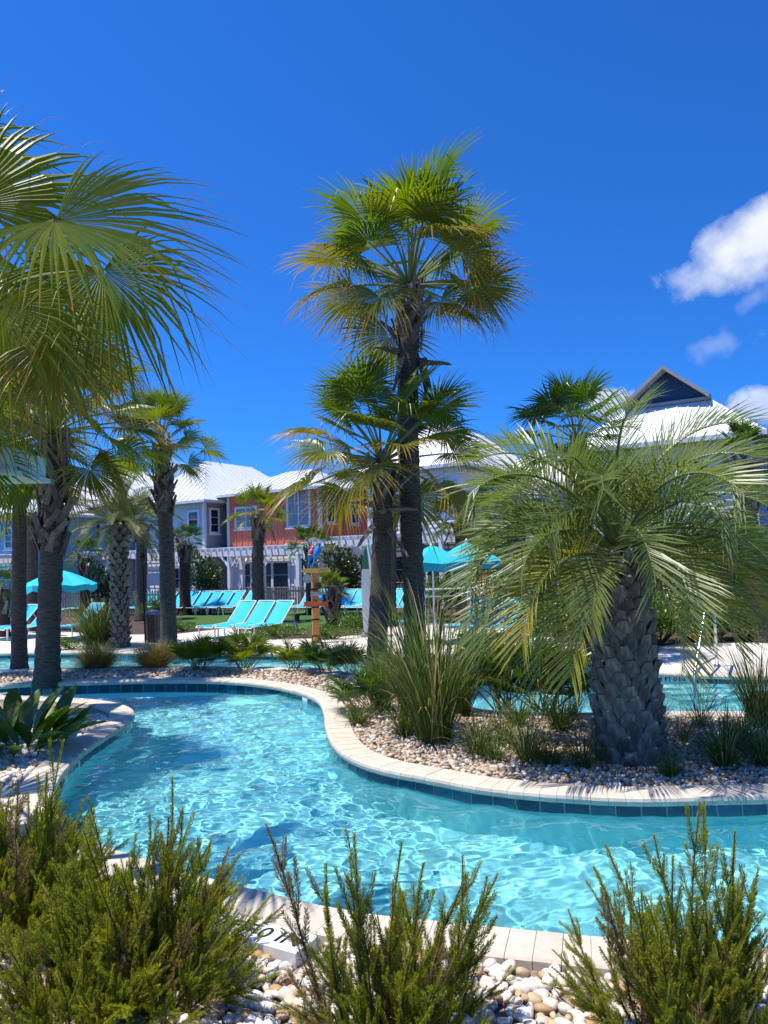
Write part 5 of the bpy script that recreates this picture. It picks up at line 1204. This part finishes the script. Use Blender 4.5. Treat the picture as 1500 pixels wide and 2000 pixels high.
# upright surfboard
p = G(717, 1243); Hs = AT(717, 1068, p.y).z; t_ = thing('surfboard', p, 'upright white and green surfboard edge on beside the shorter middle palm', 'surfboard'); m_ = MB(); rows = []
for k in range(13):
    u = k / 12; w = .26 * math.sin(math.pi * min(.98, .16 + .80 * u)) ** .6; z = Hs * u; x = .05 * (u - .5) ** 2
    rows.append([m_.vert(p + Vector((w * math.cos(a) * .45 + x, w * math.cos(a) * .9 + .035 * math.sin(a), z))) for a in [6.28318 * j / 10 for j in range(10)]])
for k, (a, b_) in enumerate(zip(rows, rows[1:])):
    for j in range(10): m_.face((a[j], a[(j + 1) % 10], b_[(j + 1) % 10], b_[j]), 1 if k > 8 or j < 5 else 0)
m_.face(rows[0][::-1]); m_.face(rows[-1], 1); m_.build('board', ['white_paint', 'surf_green'], t_, smooth=True)
m_ = MB(); m_.box(p + UP * .03, (.3, .4, .06)); m_.build('foot', 'sign_grey', t_)
# pool handrail
def hand(px, py, Y): return AT(px, py, Y)
pA = G(1357, 1370, WZ); pB = G(1401, 1301, 0); t_ = thing('pool_handrail', pB, 'polished steel pool handrail over the back river steps', 'handrail')
ya, yb = pA.y, pB.y; top1 = hand(1378, 1187, (ya * .6 + yb * .4)); top2 = hand(1394, 1187, yb)
def arc(P, n=6):
    out_ = [P[0]]
    for i in range(1, len(P) - 1):
        a = P[i].lerp(P[i - 1], min(.5, .12 / max(.01, (P[i] - P[i - 1]).length))); b_ = P[i].lerp(P[i + 1], min(.5, .12 / max(.01, (P[i] - P[i + 1]).length)))
        for k in range(n + 1): u = k / n; out_.append(a * (1 - u) ** 2 + P[i] * 2 * u * (1 - u) + b_ * u * u)
    return out_ + [P[-1]]
low = hand(1356, 1320, ya * .85 + yb * .15)
m_ = MB(); m_.tube(arc([Vector((pA.x, pA.y, -.8)), Vector((low.x, low.y, low.z)), top1, top2, Vector((pB.x, pB.y, 0))]), .025, 10); m_.build('tube', 'chrome', t_, smooth=True)
m_ = MB(); m_.tube([pB, pB + UP * .03], [.06, .05], 14); m_.build('flange', 'chrome', t_)
m_ = MB(); mid = low.lerp(pB, .5); m_.tube(arc([low, low.lerp(pB, .35) + UP * .12, Vector((pB.x, pB.y, .16))]), .02, 8); m_.build('brace', 'chrome', t_, smooth=True)
# spotlight in the bed
p = G(580, 1232); t_ = thing('garden_spotlight', p, 'small black garden spotlight in the shrubs before the lawn', 'spotlight'); m_ = MB(); m_.tube([p, p + UP * .3], .03, 8); m_.build('stake', 'sign_grey', t_); m_ = MB(); m_.tube([p + UP * .28, p + Vector((0, .05, .45))], [.07, .09], 10); m_.build('lamp_head', 'dark_metal', t_)
# thatch bundle behind the right umbrella
random.seed(77)
p = Vector((AT(945, 1200, 22.5).x, 22.5, 0)); m_ = MB()
for k in range(420):
    a = random.uniform(0, 6.28); r_ = random.uniform(.15, .6); q = p + Vector((math.cos(a) * r_ * .9, math.sin(a) * r_ * .6, 0)); zt = random.uniform(1.3, 1.7); m_.strip([q + UP * random.uniform(.25, .5), q * .7 + (p) * .3 + UP * zt * .7, q * .4 + p * .6 + UP * zt], Vector((1, 0, 0)), [.02, .018, .012], 0, [0, .4, .7], random.random())
t_ = thing('dry_thatch', p, 'orange brown dry thatch skirt behind the umbrella loungers', 'thatch'); m_.build('straw', 'dry_straw', t_, attrs=True); m_ = MB(); m_.tube([p - UP * .03, p + UP * 1.7], [.1, .08], 8); m_.build('stem', 'stem_brown', t_)
# depth marker slab in the pebbles
p = Vector((SLAB.x, SLAB.y, 0)); t_ = thing('depth_marker', (p.x, p.y, BZ), 'white depth marker slab lying among the foreground pebbles', 'marker')
dd = Vector((SLt.x, SLt.y, 0)); nn_ = Vector((-dd.y, dd.x, 0)); m_ = MB(); m_.box((p.x, p.y, -.02), (.66, .2, .07), dd, nn_, UP); m_.build('slab', 'white_tile', t_)
place('lettering', text_mesh('lettering', '3 FT 0 IN', .15), t_, frame4(Vector((p.x, p.y, .0165)) - off(t_), dd, nn_, UP))
# small low table on the deck between the middle palms
p = G(797, 1243); t_ = thing('side_table', p, 'small low table with turquoise top between the middle palms', 'table'); m_ = MB(); m_.box(p + UP * .40, (.5, .5, .03)); m_.build('table_top', 'sling', t_)
for x, y in ((-1, -1), (1, -1), (-1, 1), (1, 1)): m_ = MB(); m_.tube([p + Vector((x * .21, y * .21, 0)), p + Vector((x * .21, y * .21, .385))], .018, 6); m_.build('leg', 'white_paint', t_)
